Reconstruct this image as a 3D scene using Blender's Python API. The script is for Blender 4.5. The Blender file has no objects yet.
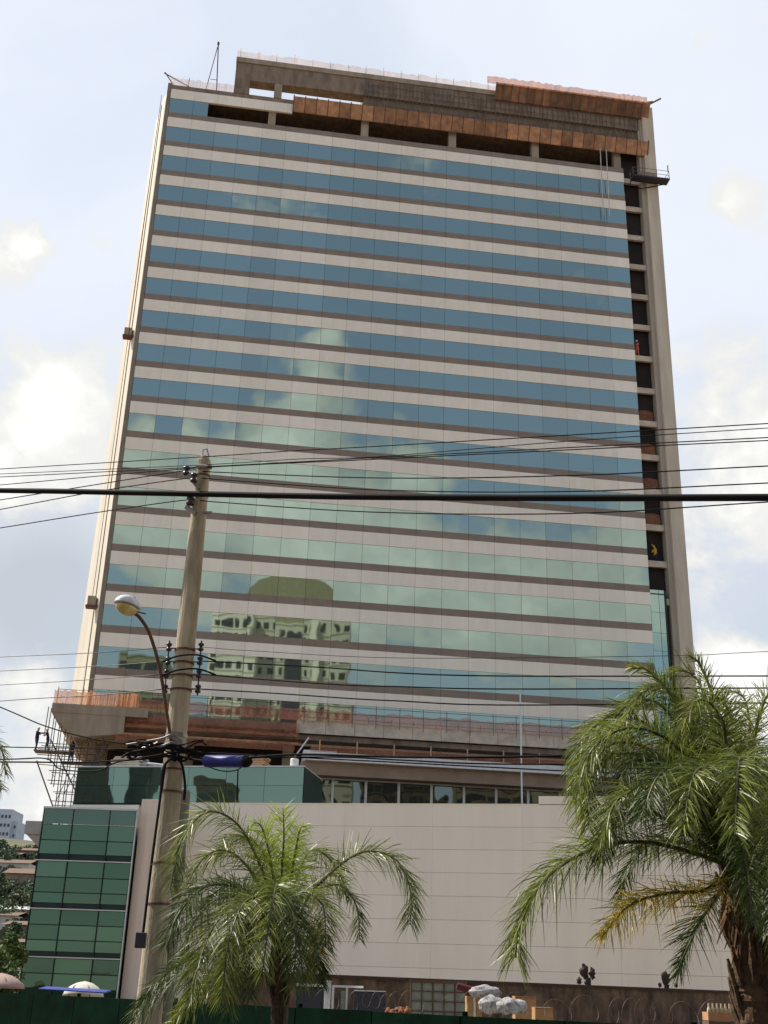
import bpy, math, random
from mathutils import Vector, Matrix, noise as mnoise
R = math.radians
rnd = random.Random(7)
scene = bpy.context.scene
col = scene.collection
V = Vector

# ---------------------------------------------------------------- camera
EZ = 1.7
F, TH, RO = 1145.42, .39691, .03259
cam_d = bpy.data.cameras.new('camera')
cam_d.sensor_fit = 'VERTICAL'; cam_d.sensor_height = 36.0
cam_d.lens = F / 1024 * 36.0
cam_d.clip_start = 0.1; cam_d.clip_end = 6000
cam = bpy.data.objects.new('camera', cam_d); col.objects.link(cam)
cam.matrix_world = Matrix.Translation((0, 0, EZ)) @ Matrix.Rotation(math.pi/2 + TH, 4, 'X') @ Matrix.Rotation(RO, 4, 'Z')
scene.camera = cam

def ray(px, py):
    a, b = px-384, py-512
    c, s = math.cos(RO), math.sin(RO)
    u = a*c + b*s; v = -a*s + b*c
    x = u/F; z = -v/F
    return V((x, math.cos(TH) - z*math.sin(TH), math.sin(TH) + z*math.cos(TH)))
def at(px, py, Y):                       # a sighted point at forward distance Y
    r = ray(px, py); r = r*(Y/r.y); return V((r.x, r.y, r.z+EZ))

class Frame:                              # an upright plane: s along, o out to the viewer, z up
    def __init__(s, P, a):
        s.P = V((P[0], P[1], 0)); s.d = V((math.cos(a), math.sin(a), 0)); s.n = V((math.sin(a), -math.cos(a), 0)); s.a = a
    def w(s, ss, o, z): return s.P + s.d*ss + s.n*o + V((0, 0, z))
    def px(s, x, y, o=0):
        r = ray(x, y); P = s.P + s.n*o; t = P.dot(s.n)/r.dot(s.n); X = r*t
        return (X-P).dot(s.d), X.z+EZ
    def ptp(s, x, y, o=0):
        a, z = s.px(x, y, o); return s.w(a, o, z)
TW = Frame((-24.364, 96.489), .13328)    # tower facade
PO = Frame((0, 79.581), -.1864)          # white podium wall
GB = Frame((0, 79.0), 0.0)               # green glass block

# ---------------------------------------------------------------- materials
def new_mat(name):
    m = bpy.data.materials.new(name); m.use_nodes = True
    nt = m.node_tree; nt.nodes.clear(); return m, nt
def N(nt, t, **k):
    n = nt.nodes.new(t)
    for a, b in k.items():
        if a.startswith('i_'): n.inputs[a[2:].replace('_', ' ')].default_value = b
        else: setattr(n, a, b)
    return n
def rgba(c): return (c[0], c[1], c[2], 1)
def mat(name, c, c2=None, rough=.7, scale=1.0, stretch=(1, 1, 1), bump=0.0, bscale=20, metal=0.0, spec=.3, island=0.0, contrast=(.35, .65), transl=0.0, coord='Object'):
    m, nt = new_mat(name); L = nt.links.new
    out = N(nt, 'ShaderNodeOutputMaterial'); p = N(nt, 'ShaderNodeBsdfPrincipled')
    p.inputs['Roughness'].default_value = rough; p.inputs['Metallic'].default_value = metal
    p.inputs['Specular IOR Level'].default_value = spec
    if c2 is None: c2 = [x*.82 for x in c]
    tc = N(nt, 'ShaderNodeTexCoord'); mp = N(nt, 'ShaderNodeMapping'); mp.inputs['Scale'].default_value = stretch
    L(tc.outputs[coord], mp.inputs[0])
    nz = N(nt, 'ShaderNodeTexNoise'); nz.inputs['Scale'].default_value = scale; nz.inputs['Detail'].default_value = 6; nz.inputs['Roughness'].default_value = .6
    L(mp.outputs[0], nz.inputs['Vector'])
    mr = N(nt, 'ShaderNodeMapRange'); mr.inputs['From Min'].default_value = contrast[0]; mr.inputs['From Max'].default_value = contrast[1]
    L(nz.outputs['Fac'], mr.inputs['Value'])
    mx = N(nt, 'ShaderNodeMix', data_type='RGBA'); mx.inputs[6].default_value = rgba(c2); mx.inputs[7].default_value = rgba(c)
    L(mr.outputs[0], mx.inputs[0]); src = mx.outputs[2]
    if island:
        g = N(nt, 'ShaderNodeNewGeometry'); r2 = N(nt, 'ShaderNodeMapRange'); r2.inputs['To Min'].default_value = 1-island; r2.inputs['To Max'].default_value = 1+island
        L(g.outputs['Random Per Island'], r2.inputs['Value'])
        hs = N(nt, 'ShaderNodeHueSaturation'); L(r2.outputs[0], hs.inputs['Value']); L(src, hs.inputs['Color']); src = hs.outputs[0]
    L(src, p.inputs['Base Color'])
    if bump:
        b = N(nt, 'ShaderNodeBump'); b.inputs['Strength'].default_value = bump; b.inputs['Distance'].default_value = .05
        n2 = N(nt, 'ShaderNodeTexNoise'); n2.inputs['Scale'].default_value = bscale; n2.inputs['Detail'].default_value = 5
        L(mp.outputs[0], n2.inputs['Vector']); L(n2.outputs['Fac'], b.inputs['Height']); L(b.outputs[0], p.inputs['Normal'])
    if transl:
        t = N(nt, 'ShaderNodeBsdfTranslucent'); L(src, t.inputs['Color']); ms = N(nt, 'ShaderNodeMixShader'); ms.inputs[0].default_value = transl
        L(p.outputs[0], ms.inputs[1]); L(t.outputs[0], ms.inputs[2]); L(ms.outputs[0], out.inputs[0])
    else: L(p.outputs[0], out.inputs[0])
    return m
def glass_mat(name, tint, body, gloss=.75, rough=.015, wav=.02, wscale=.25, island=.06):
    """coated mirror-like facade glass"""
    m, nt = new_mat(name); L = nt.links.new
    out = N(nt, 'ShaderNodeOutputMaterial'); gl = N(nt, 'ShaderNodeBsdfGlossy'); df = N(nt, 'ShaderNodeBsdfDiffuse')
    gl.inputs['Roughness'].default_value = rough
    g = N(nt, 'ShaderNodeNewGeometry'); r2 = N(nt, 'ShaderNodeMapRange'); r2.inputs['To Min'].default_value = 1-island; r2.inputs['To Max'].default_value = 1+island
    L(g.outputs['Random Per Island'], r2.inputs['Value'])
    hs = N(nt, 'ShaderNodeHueSaturation'); hs.inputs['Color'].default_value = rgba(tint); L(r2.outputs[0], hs.inputs['Value']); L(hs.outputs[0], gl.inputs['Color'])
    df.inputs['Color'].default_value = rgba(body)
    tc = N(nt, 'ShaderNodeTexCoord'); nz = N(nt, 'ShaderNodeTexNoise'); nz.inputs['Scale'].default_value = wscale; nz.inputs['Detail'].default_value = 1
    L(tc.outputs['Object'], nz.inputs['Vector']); b = N(nt, 'ShaderNodeBump'); b.inputs['Strength'].default_value = 1; b.inputs['Distance'].default_value = wav
    L(nz.outputs['Fac'], b.inputs['Height']); L(b.outputs[0], gl.inputs['Normal'])
    ms = N(nt, 'ShaderNodeMixShader'); ms.inputs[0].default_value = gloss
    L(df.outputs[0], ms.inputs[1]); L(gl.outputs[0], ms.inputs[2]); L(ms.outputs[0], out.inputs[0]); return m
def net_mat(name, c, cover=.6, scale=26.0):
    """woven safety net: coloured threads with open holes"""
    m, nt = new_mat(name); L = nt.links.new
    out = N(nt, 'ShaderNodeOutputMaterial'); d = N(nt, 'ShaderNodeBsdfDiffuse'); t = N(nt, 'ShaderNodeBsdfTranslucent'); tr = N(nt, 'ShaderNodeBsdfTransparent')
    tc = N(nt, 'ShaderNodeTexCoord'); nz = N(nt, 'ShaderNodeTexNoise'); nz.inputs['Scale'].default_value = .5; nz.inputs['Detail'].default_value = 4
    L(tc.outputs['Object'], nz.inputs['Vector'])
    mx = N(nt, 'ShaderNodeMix', data_type='RGBA'); mx.inputs[6].default_value = rgba([x*.6 for x in c]); mx.inputs[7].default_value = rgba(c)
    mr = N(nt, 'ShaderNodeMapRange'); mr.inputs['From Min'].default_value = .3; mr.inputs['From Max'].default_value = .7; L(nz.outputs['Fac'], mr.inputs['Value']); L(mr.outputs[0], mx.inputs[0])
    L(mx.outputs[2], d.inputs[0]); L(mx.outputs[2], t.inputs[0])
    a = N(nt, 'ShaderNodeMixShader'); a.inputs[0].default_value = .4; L(d.outputs[0], a.inputs[1]); L(t.outputs[0], a.inputs[2])
    n2 = N(nt, 'ShaderNodeTexNoise'); n2.inputs['Scale'].default_value = scale; n2.inputs['Detail'].default_value = 2; L(tc.outputs['Object'], n2.inputs['Vector'])
    m2 = N(nt, 'ShaderNodeMapRange'); m2.inputs['From Min'].default_value = .35; m2.inputs['From Max'].default_value = .65; m2.inputs['To Min'].default_value = max(0, cover-.25); m2.inputs['To Max'].default_value = min(1, cover+.25)
    L(n2.outputs['Fac'], m2.inputs['Value'])
    b = N(nt, 'ShaderNodeMixShader'); L(m2.outputs[0], b.inputs[0]); L(tr.outputs[0], b.inputs[1]); L(a.outputs[0], b.inputs[2]); L(b.outputs[0], out.inputs[0]); return m

M = {}
M['white'] = mat('white_cladding', (.84, .76, .61), (.74, .66, .52), rough=.5, scale=1.1, island=.05, stretch=(1.2, 1.2, .25), contrast=(.2, .7))
M['podium'] = mat('podium_cladding', (.86, .81, .66), (.77, .715, .575), rough=.65, scale=.5, island=.012, stretch=(1, 1, .12), contrast=(.25, .7))
M['pilaster'] = mat('pilaster_cladding', (.74, .63, .50), (.62, .52, .41), rough=.6, scale=.6, stretch=(3, 3, .2))
M['brown'] = mat('brown_spandrel', (.25, .19, .138), (.21, .158, .115), rough=.5, scale=.8, island=.05)
M['trim'] = mat('edge_trim', (.23, .19, .13), rough=.6)
M['joint'] = mat('joint_backing', (.22, .18, .14), rough=.9)
M['cream'] = mat('cream_render', (.72, .655, .53), (.60, .54, .43), rough=.8, scale=.7, stretch=(2, 2, .15))
M['concrete'] = mat('concrete', (.36, .29, .20), (.24, .19, .13), rough=.9, scale=.5, bump=.3, stretch=(2, 2, .4))
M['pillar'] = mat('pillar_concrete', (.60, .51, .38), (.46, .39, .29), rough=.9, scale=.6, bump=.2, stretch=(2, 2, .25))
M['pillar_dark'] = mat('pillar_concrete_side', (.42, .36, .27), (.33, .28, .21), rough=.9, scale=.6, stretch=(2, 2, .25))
M['rough'] = mat('raw_concrete', (.27, .20, .14), (.16, .12, .085), rough=.95, scale=.9, bump=.5, stretch=(1.5, 1.5, .5))
M['slab'] = mat('slab_edge', (.60, .50, .37), (.42, .35, .26), rough=.9, scale=1.2)
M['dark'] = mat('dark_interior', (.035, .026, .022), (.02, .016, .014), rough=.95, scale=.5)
M['redply'] = mat('formwork_panel', (.44, .235, .12), (.24, .13, .075), rough=.85, scale=1.3, island=.3, stretch=(1, 1, 1))
M['streak_mat'] = mat('pale_streak_tone', (.6, .58, .5), rough=.9)
M['plywood'] = mat('plywood', (.5, .3, .16), rough=.8)
M['net_orange'] = net_mat('orange_net', (.80, .36, .19), .7)
M['net_pale'] = net_mat('pale_net', (.9, .62, .45), .45)
M['net_red'] = net_mat('red_net', (.56, .24, .14), .55)
M['tglass'] = glass_mat('tower_glass', (.325, .405, .35), (.085, .105, .09), gloss=.82, rough=.022, wav=.0055, wscale=.4, island=.09)
M['bglass'] = glass_mat('bay_glass', (.36, .48, .42), (.05, .09, .08), gloss=.75, wav=.008)
M['pglass'] = glass_mat('podium_glass', (.26, .34, .26), (.06, .10, .075), gloss=.6, wav=.012, wscale=.4, island=.1)
M['gglass'] = glass_mat('green_glass', (.15, .23, .165), (.03, .07, .042), gloss=.42, wav=.012, wscale=.5, island=.22)
M['gbal'] = glass_mat('balcony_glass', (.17, .24, .19), (.06, .085, .065), gloss=.4, wav=.03)
M['wglass'] = glass_mat('clerestory_glass', (.22, .25, .22), (.03, .035, .03), gloss=.55, wav=.03, wscale=.3, island=.12)
M['mullion'] = mat('dark_mullion', (.012, .03, .022), rough=.4)
M['alu'] = mat('aluminium', (.55, .55, .52), rough=.35, metal=.4)
M['steel'] = mat('galvanised_steel', (.34, .33, .31), (.2, .18, .16), rough=.5, metal=.5, scale=8)
M['tube'] = mat('scaffold_tube', (.19, .155, .12), (.12, .09, .07), rough=.6, metal=.3, scale=4)
M['rust'] = mat('rusty_steel', (.17, .075, .045), (.08, .04, .03), rough=.7, scale=12)
M['pole'] = mat('pole_concrete', (.50, .42, .29), (.22, .18, .115), rough=.95, scale=3.2, contrast=(.3, .62), stretch=(1.6, 1.6, .3), bump=.35, bscale=30)
M['pole2'] = mat('pole_concrete_grey', (.25, .235, .19), (.17, .16, .13), rough=.9, scale=2.2, stretch=(1, 1, .35), bump=.35, bscale=30)
M['cable'] = mat('black_cable', (.012, .011, .011), rough=.8, spec=.12)
M['wire'] = mat('bare_wire', (.05, .045, .04), rough=.45, metal=.3)
M['porcelain'] = mat('brown_porcelain', (.035, .02, .025), rough=.25, spec=.6)
M['blue'] = mat('blue_plastic', (.02, .03, .20), (.015, .02, .13), rough=.4, scale=6)
M['lampwhite'] = mat('lamp_housing', (.72, .74, .76), (.6, .6, .62), rough=.35, scale=9)
M['lampglass'] = mat('lamp_bowl', (.70, .55, .20), (.5, .38, .12), rough=.15, spec=.6, scale=6)
M['asphalt'] = mat('asphalt', (.05, .05, .05), rough=.95, scale=3, bump=.3)
M['pavement'] = mat('pavement', (.3, .28, .25), (.2, .19, .17), rough=.9, scale=2, bump=.2)
M['earth'] = mat('bare_earth', (.28, .17, .11), (.16, .12, .07), rough=1, scale=.3, bump=.3)
M['hill'] = mat('hill_ground', (.14, .12, .07), (.05, .07, .03), rough=1, scale=.05, coord='Object')
M['hoard'] = mat('green_hoarding', (.004, .015, .008), (.002, .007, .004), rough=1, scale=1.5, island=.1, spec=.02)
M['brickwall'] = mat('stained_wall', (.17, .125, .085), (.055, .042, .032), rough=1, scale=2.6, bump=.5, bscale=8, stretch=(1, 1, .6))
M['cope'] = mat('coping', (.07, .045, .035), rough=1, scale=3)
M['leaf'] = mat('palm_leaf', (.215, .24, .04), (.105, .14, .022), rough=.38, scale=2.0, island=.55, spec=.35, transl=.34)
M['leafshade'] = mat('shaded_palm_leaf', (.085, .115, .02), (.04, .065, .014), rough=.45, scale=2.0, island=.5, spec=.28, transl=.25)  # darker leaf copy: shade inside the palm crowns put into the colour
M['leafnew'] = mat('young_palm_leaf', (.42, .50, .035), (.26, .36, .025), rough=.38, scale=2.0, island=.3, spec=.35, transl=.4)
M['leafyellow'] = mat('yellow_palm_leaf', (.72, .50, .05), (.30, .27, .04), rough=.45, scale=3.0, island=.35, spec=.3, transl=.4)
M['rachis'] = mat('leaf_stalk', (.09, .10, .03), (.06, .04, .02), rough=.5, scale=4)
M['boot'] = mat('palm_trunk', (.15, .09, .05), (.05, .03, .02), rough=.95, scale=6, bump=.8, bscale=14, stretch=(1, 1, 1))
M['fibre'] = mat('palm_fibre', (.17, .095, .05), (.09, .055, .03), rough=.95, scale=10, island=.3)
M['leaves'] = mat('tree_leaves', (.10, .15, .03), (.03, .06, .015), rough=.6, scale=.8, island=.4, transl=.25)
M['leaves_haze'] = mat('hazed_tree_leaves', (.12, .15, .07), (.06, .085, .045), rough=.8, scale=.3, island=.3)  # lightened leaf green: distance haze put into the colour
M['bark'] = mat('bark', (.12, .08, .05), rough=.95, scale=5)
M['stucco'] = mat('stucco', (.6, .5, .36), (.5, .42, .3), rough=.9, scale=.3)
M['olive'] = mat('olive_stucco', (.30, .30, .19), (.25, .25, .16), rough=.9, scale=.3)
M['housewall'] = mat('house_wall', (.30, .21, .15), (.2, .15, .11), rough=.95, scale=1, island=.2)
M['housewhite'] = mat('white_house_wall', (.6, .55, .48), rough=.95, scale=1)
M['tile'] = mat('clay_tile_roof', (.20, .13, .09), (.13, .09, .065), rough=.95, scale=2)
M['paleroof'] = mat('pale_roof', (.55, .53, .5), rough=.9, scale=1)
M['window'] = mat('dark_window', (.03, .035, .035), rough=.2, spec=.6)
M['farblock'] = mat('far_block_wall', (.50, .52, .56), (.42, .44, .5), rough=.9, scale=.1)
M['cardboard'] = mat('cardboard', (.42, .24, .11), (.32, .18, .08), rough=.9, scale=6)
M['sack'] = mat('white_sack', (.38, .36, .34), (.15, .15, .19), rough=.85, scale=14, bump=.5, bscale=9, contrast=(.38, .52))
M['orange'] = mat('orange_cloth', (.32, .12, .05), (.14, .07, .04), rough=.95, scale=14)
M['maroon'] = mat('maroon_roll', (.09, .02, .02), rough=.8, scale=6)
M['slate'] = mat('dark_panel', (.045, .045, .055), rough=.6, scale=3)
M['paleg'] = mat('pale_green_panel', (.30, .33, .28), (.2, .22, .18), rough=.7, scale=4)
M['whitep'] = mat('white_paint', (.72, .70, .66), rough=.6, scale=3)
M['tarp'] = mat('blue_tarp', (.04, .06, .28), rough=.5, scale=5)
M['parasol'] = mat('cream_canvas', (.75, .73, .62), rough=.8, scale=2, transl=.2)
M['parasol_pink'] = mat('pink_canvas', (.5, .36, .30), rough=.8, scale=2, transl=.2)
M['cactus'] = mat('dark_cactus', (.05, .035, .03), rough=.8, scale=6)
M['skin'] = mat('skin', (.22, .12, .08), rough=.6)
M['navy'] = mat('navy_cloth', (.02, .025, .06), rough=.9)
M['denim'] = mat('blue_cloth', (.04, .05, .13), rough=.9)
M['yellow'] = mat('yellow_cloth', (.62, .38, .03), rough=.8)
M['redcloth'] = mat('red_cloth', (.55, .16, .09), rough=.8)
M['bottle'] = mat('pale_bottles', (.6, .5, .3), rough=.4)

# ---------------------------------------------------------------- mesh builder
class MB:
    def __init__(s): s.v = []; s.f = []; s.mi = []
    def quad(s, *p, mi=0):
        i = len(s.v); s.v += [tuple(x) for x in p]; s.f.append(tuple(range(i, i+len(p)))); s.mi.append(mi)
    def hexa(s, P, mi=0):     # 8 corners: bottom 4 ccw, top 4
        i = len(s.v); s.v += [tuple(x) for x in P]
        for q in ((0, 3, 2, 1), (4, 5, 6, 7), (0, 1, 5, 4), (1, 2, 6, 5), (2, 3, 7, 6), (3, 0, 4, 7)):
            s.f.append(tuple(i+k for k in q)); s.mi.append(mi)
        return s
    def box(s, a, b, mi=0):
        x0, y0, z0 = a; x1, y1, z1 = b
        return s.hexa([(x0, y0, z0), (x1, y0, z0), (x1, y1, z0), (x0, y1, z0), (x0, y0, z1), (x1, y0, z1), (x1, y1, z1), (x0, y1, z1)], mi)
    def fbox(s, fr, s0, s1, o0, o1, z0, z1, mi=0):   # o1 > o0 (o1 nearer viewer)
        return s.hexa([fr.w(s0, o1, z0), fr.w(s1, o1, z0), fr.w(s1, o0, z0), fr.w(s0, o0, z0),
                       fr.w(s0, o1, z1), fr.w(s1, o1, z1), fr.w(s1, o0, z1), fr.w(s0, o0, z1)], mi)
    def tube(s, pts, r, seg=8, cap=True, mi=0):
        pts = [V(p) for p in pts]; n = len(pts)
        rr = r if isinstance(r, (list, tuple)) else [r]*n
        base = len(s.v); prev = None
        for k, p in enumerate(pts):
            t = (pts[min(k+1, n-1)]-pts[max(k-1, 0)]).normalized()
            if prev is None:
                a = V((0, 0, 1)) if abs(t.z) < .9 else V((1, 0, 0)); u = t.cross(a).normalized()
            else:
                u = (prev - t*prev.dot(t)).normalized()
            prev = u; w = t.cross(u)
            for j in range(seg):
                an = 2*math.pi*j/seg; s.v.append(tuple(p + (u*math.cos(an)+w*math.sin(an))*rr[k]))
        for k in range(n-1):
            for j in range(seg):
                a = base+k*seg+j; b = base+k*seg+(j+1) % seg
                s.f.append((a, b, b+seg, a+seg)); s.mi.append(mi)
        if cap:
            s.f.append(tuple(base+j for j in range(seg))[::-1]); s.mi.append(mi)
            s.f.append(tuple(base+(n-1)*seg+j for j in range(seg))); s.mi.append(mi)
        return s
    def lathe(s, origin, axis, prof, seg=16, mi=0):   # prof: (dist along axis, radius)
        o = V(origin); ax = V(axis).normalized()
        return s.tube([o+ax*h for h, _ in prof], [max(r, .0005) for _, r in prof], seg, True, mi) if False else s._lathe(o, ax, prof, seg, mi)
    def _lathe(s, o, ax, prof, seg, mi):
        a = V((0, 0, 1)) if abs(ax.z) < .9 else V((1, 0, 0)); u = ax.cross(a).normalized(); w = ax.cross(u); base = len(s.v)
        for h, r in prof:
            for j in range(seg):
                an = 2*math.pi*j/seg; s.v.append(tuple(o+ax*h+(u*math.cos(an)+w*math.sin(an))*max(r, .0005)))
        for k in range(len(prof)-1):
            for j in range(seg):
                a_ = base+k*seg+j; b_ = base+k*seg+(j+1) % seg; s.f.append((a_, b_, b_+seg, a_+seg)); s.mi.append(mi)
        s.f.append(tuple(base+j for j in range(seg))[::-1]); s.mi.append(mi)
        s.f.append(tuple(base+(len(prof)-1)*seg+j for j in range(seg))); s.mi.append(mi)
        return s
    def blob(s, c, r, seg=12, ring=8, jit=0.0, mi=0):
        c = V(c); base = len(s.v)
        for i in range(ring+1):
            ph = math.pi*i/ring
            for j in range(seg):
                an = 2*math.pi*j/seg; d = V((math.sin(ph)*math.cos(an), math.sin(ph)*math.sin(an), math.cos(ph)))
                k = 1 + (mnoise.noise(d*2+c)*jit if jit else 0); s.v.append((c.x+d.x*r[0]*k, c.y+d.y*r[1]*k, c.z+d.z*r[2]*k))
        for i in range(ring):
            for j in range(seg):
                a = base+i*seg+j; b = base+i*seg+(j+1) % seg; s.f.append((a, a+seg, b+seg, b)); s.mi.append(mi)
        return s
    def build(s, name, mats, parent=None, smooth=False, bevel=0.0):
        me = bpy.data.meshes.new(name)
        off = V((0, 0, 0))
        if parent is not None: off = parent.location
        me.from_pydata([(x-off.x, y-off.y, z-off.z) for x, y, z in s.v], [], s.f)
        if not isinstance(mats, (list, tuple)): mats = [mats]
        for m in mats: me.materials.append(m)
        if len(mats) > 1: me.polygons.foreach_set('material_index', s.mi)
        if smooth: me.polygons.foreach_set('use_smooth', [True]*len(me.polygons))
        me.update()
        o = bpy.data.objects.new(name, me); col.objects.link(o)
        if parent is not None: o.parent = parent
        if bevel:
            b = o.modifiers.new('bevel', 'BEVEL'); b.width = bevel; b.segments = 2; b.limit_method = 'ANGLE'
        return o
def tag(o, label=None, cat=None, group=None, kind=None):
    if label: o['label'] = label
    if cat: o['category'] = cat
    if group: o['group'] = group
    if kind: o['kind'] = kind
    return o
def thing(name, loc, label, cat, group=None):
    o = bpy.data.objects.new(name, None); o.empty_display_size = .3; col.objects.link(o); o.location = loc
    return tag(o, label, cat, group)
def copy_tree(src, loc, label, rz=0, group=None):
    c = src.copy(); col.objects.link(c); c.location = loc; c.rotation_euler = (0, 0, rz); c['label'] = label
    if group: c['group'] = group
    for ch in list(src.children):
        d = ch.copy(); col.objects.link(d); d.parent = c
        for g in list(ch.children):
            e = g.copy(); col.objects.link(e); e.parent = d
    return c
def spline(P, n):
    P = [V(p) for p in P]; Q = [P[0]*2-P[1]] + P + [P[-1]*2-P[-2]]; out = []
    for i in range(1, len(Q)-2):
        for k in range(n):
            t = k/n; a, b, c, d = Q[i-1], Q[i], Q[i+1], Q[i+2]
            out.append(.5*((2*b)+(c-a)*t+(2*a-5*b+4*c-d)*t*t+(3*b-a-3*c+d)*t**3))
    out.append(P[-1]); return out

# ---------------------------------------------------------------- ground, road
g = MB(); g.quad((-3000, -1500, 0), (3000, -1500, 0), (3000, 4000, 0), (-3000, 4000, 0)); tag(g.build('ground', M['earth']), kind='structure')
FA, FB = V((-10.05, 34, 0)), V((2.1, 20, 0)); fd = (FB-FA).normalized(); fnrm = V((fd.y, -fd.x, 0))   # fence line; fnrm to viewer
if fnrm.y > 0: fnrm = -fnrm
def fl(t, o, z): return FA + fd*t + fnrm*o + V((0, 0, z))
g = MB(); g.hexa([fl(-60, .9+3, 0.0), fl(80, .9+3, 0.0), fl(80, .25, 0.0), fl(-60, .25, 0.0), fl(-60, 3.9, .13), fl(80, 3.9, .13), fl(80, .25, .13), fl(-60, .25, .13)])
tag(g.build('pavement', M['pavement']), kind='structure')
g = MB(); g.quad(fl(-90, 16, .004), fl(110, 16, .004), fl(110, 3.95, .004), fl(-90, 3.95, .004)); tag(g.build('road', M['asphalt']), kind='structure')

# ---------------------------------------------------------------- TOWER
def wz(n): return 90.718-3.8*n
tower = thing('office_tower', TW.w(25, 0, 0), 'tall unfinished office tower with white bands and blue-green mirror glass', 'building')
Wd = 50.35; PW_ = Wd/20
core = MB()
core.fbox(TW, .15, Wd-.1, -16, -.32, 21.3, wz(1)+.02)
core.build('core', M['joint'], tower)
tr = random.Random(3)
for n in range(0, 19):
    top = wz(n)
    # white spandrel
    w = MB(); s1 = 13.1 if n == 0 else Wd
    k = 0
    while k*PW_ < s1-.1:
        a, b = k*PW_, min((k+1)*PW_, s1); w.fbox(TW, a+.008, b-.008, -.2, .05, top-1.24, top); k += 1
    w.build('white_spandrel', M['white'], tower)
    if n == 18: break
    # glass
    gm = MB(); ge = 4.1 if n == 0 else Wd; k = 0
    PG = Wd/20
    while k*PG < ge-.1:
        a, b = k*PG+.012, min((k+1)*PG, ge)-.012
        z0, z1 = top-3.11, top-1.24
        if n == 0 and a > ge: break
        tx, tz = tr.gauss(0, .0014)*(b-a), tr.gauss(0, .0022)*1.9
        gm.hexa([TW.w(a, .0-tx, z0+.01), TW.w(b, .0+tx, z0+.01), TW.w(b, -.1, z0+.01), TW.w(a, -.1, z0+.01),
                 TW.w(a, .0-tx+tz, z1-.01), TW.w(b, .0+tx+tz, z1-.01), TW.w(b, -.1, z1-.01), TW.w(a, -.1, z1-.01)])
        k += 1
    gm.build('glass_band', M['tglass'], tower)
    bm_ = MB(); k = 0
    while k*PW_ < Wd-.1:
        bm_.fbox(TW, k*PW_+.012, (k+1)*PW_-.012, -.22, .015, top-3.8+.005, top-3.11); k += 1
    bm_.build('brown_band', M['brown'], tower)
# left edge trim and recessed side wall
m = MB(); m.fbox(TW, -.42, -.02, -1.5, .02, 21.3, wz(0)+.8); m.build('edge_trim', M['trim'], tower)
def vprism(mb, pts, z0, z1, fr=TW):
    b = [fr.w(a, o, z0) for a, o in pts]; t = [fr.w(a, o, z1) for a, o in pts]; i = len(mb.v); n = len(pts)
    mb.v += [tuple(p) for p in b+t]
    mb.f.append(tuple(i+k for k in range(n))[::-1]); mb.mi.append(0); mb.f.append(tuple(i+n+k for k in range(n))); mb.mi.append(0)
    for k in range(n): mb.f.append((i+k, i+(k+1) % n, i+n+(k+1) % n, i+n+k)); mb.mi.append(0)
m = MB(); vprism(m, [(-.42, -.6), (-1.0, -2.0), (-.9, -15), (.1, -15), (.1, -.6)], 21.4, 90.9); m.build('side_wall', M['cream'], tower)
m = MB(); base_ = [(-1.12, -2.5), (-2.5, -5.2), (-2.3, -15), (-.9, -15), (-.9, -2.6)]; top_ = [(-1.0, -2.5), (-1.75, -4.6), (-1.6, -15), (-.9, -15), (-.9, -2.6)]
m.v += [tuple(TW.w(a, o, 21.4)) for a, o in base_]+[tuple(TW.w(a, o, 90.2)) for a, o in top_]
for k in range(5): m.f.append((k, (k+1) % 5, 5+(k+1) % 5, 5+k)); m.mi.append(0)
m.f += [(4, 3, 2, 1, 0), (5, 6, 7, 8, 9)]; m.mi += [0, 0]; m.build('side_wall', M['cream'], tower)
m = MB(); m.fbox(TW, -1.12, -1.0, -15, -2.2, 21.4, 90.3); m.build('side_groove', M['trim'], tower)
# pillar and recess bay
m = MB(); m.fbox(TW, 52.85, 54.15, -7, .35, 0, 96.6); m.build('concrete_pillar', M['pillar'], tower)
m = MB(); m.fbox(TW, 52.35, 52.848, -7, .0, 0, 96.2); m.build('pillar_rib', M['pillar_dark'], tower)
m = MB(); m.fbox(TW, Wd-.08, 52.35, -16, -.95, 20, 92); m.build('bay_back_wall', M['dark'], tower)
for n in range(1, 15):
    m = MB(); m.fbox(TW, Wd+.01, 52.35, -.6, -.3, wz(n)-1.0, wz(n)-.38); m.build('floor_slab', M['slab'], tower)
m = MB()
for n in range(14, 19):
    for (a, b) in ((Wd+.03, Wd+.86), (Wd+.90, 52.0-.25)):
        m.fbox(TW, a, b, -.12, -.05, wz(n)-.1 if n > 14 else wz(14)+.2-.2, (wz(n)+1.9) if n > 14 else wz(14)+.35)
        if n > 14: m.fbox(TW, a, b, -.12, -.05, wz(n)+1.93, wz(n-1)-.13)
m.build('bay_glazing', M['bglass'], tower)
m = MB(); m.fbox(TW, Wd+.02, 52.0, -.3, -.125, 20, wz(14)+.3); m.build('bay_panel', M['mullion'], tower)
# safety nets across the bay on some floors
for n, mt in ((7, 'net_orange'), (9, 'net_red'), (10, 'net_red'), (11, 'net_red'), (12, 'net_red')):
    if n == 7: continue
    m = MB(); nseg = 8
    for k in range(nseg):
        a0 = Wd+.05+k*(1.6/nseg); a1 = Wd+.05+(k+1)*(1.6/nseg)
        sag = lambda a: -.25*math.sin((a-Wd)/1.7*math.pi)
        m.quad(TW.w(a0, -.3, wz(n)-.4), TW.w(a1, -.3, wz(n)-.4), TW.w(a1, -.32, wz(n)+.65-sag(a1)*.6), TW.w(a0, -.32, wz(n)+.65-sag(a0)*.6))
    m.build('safety_net', M[mt], tower)
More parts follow.
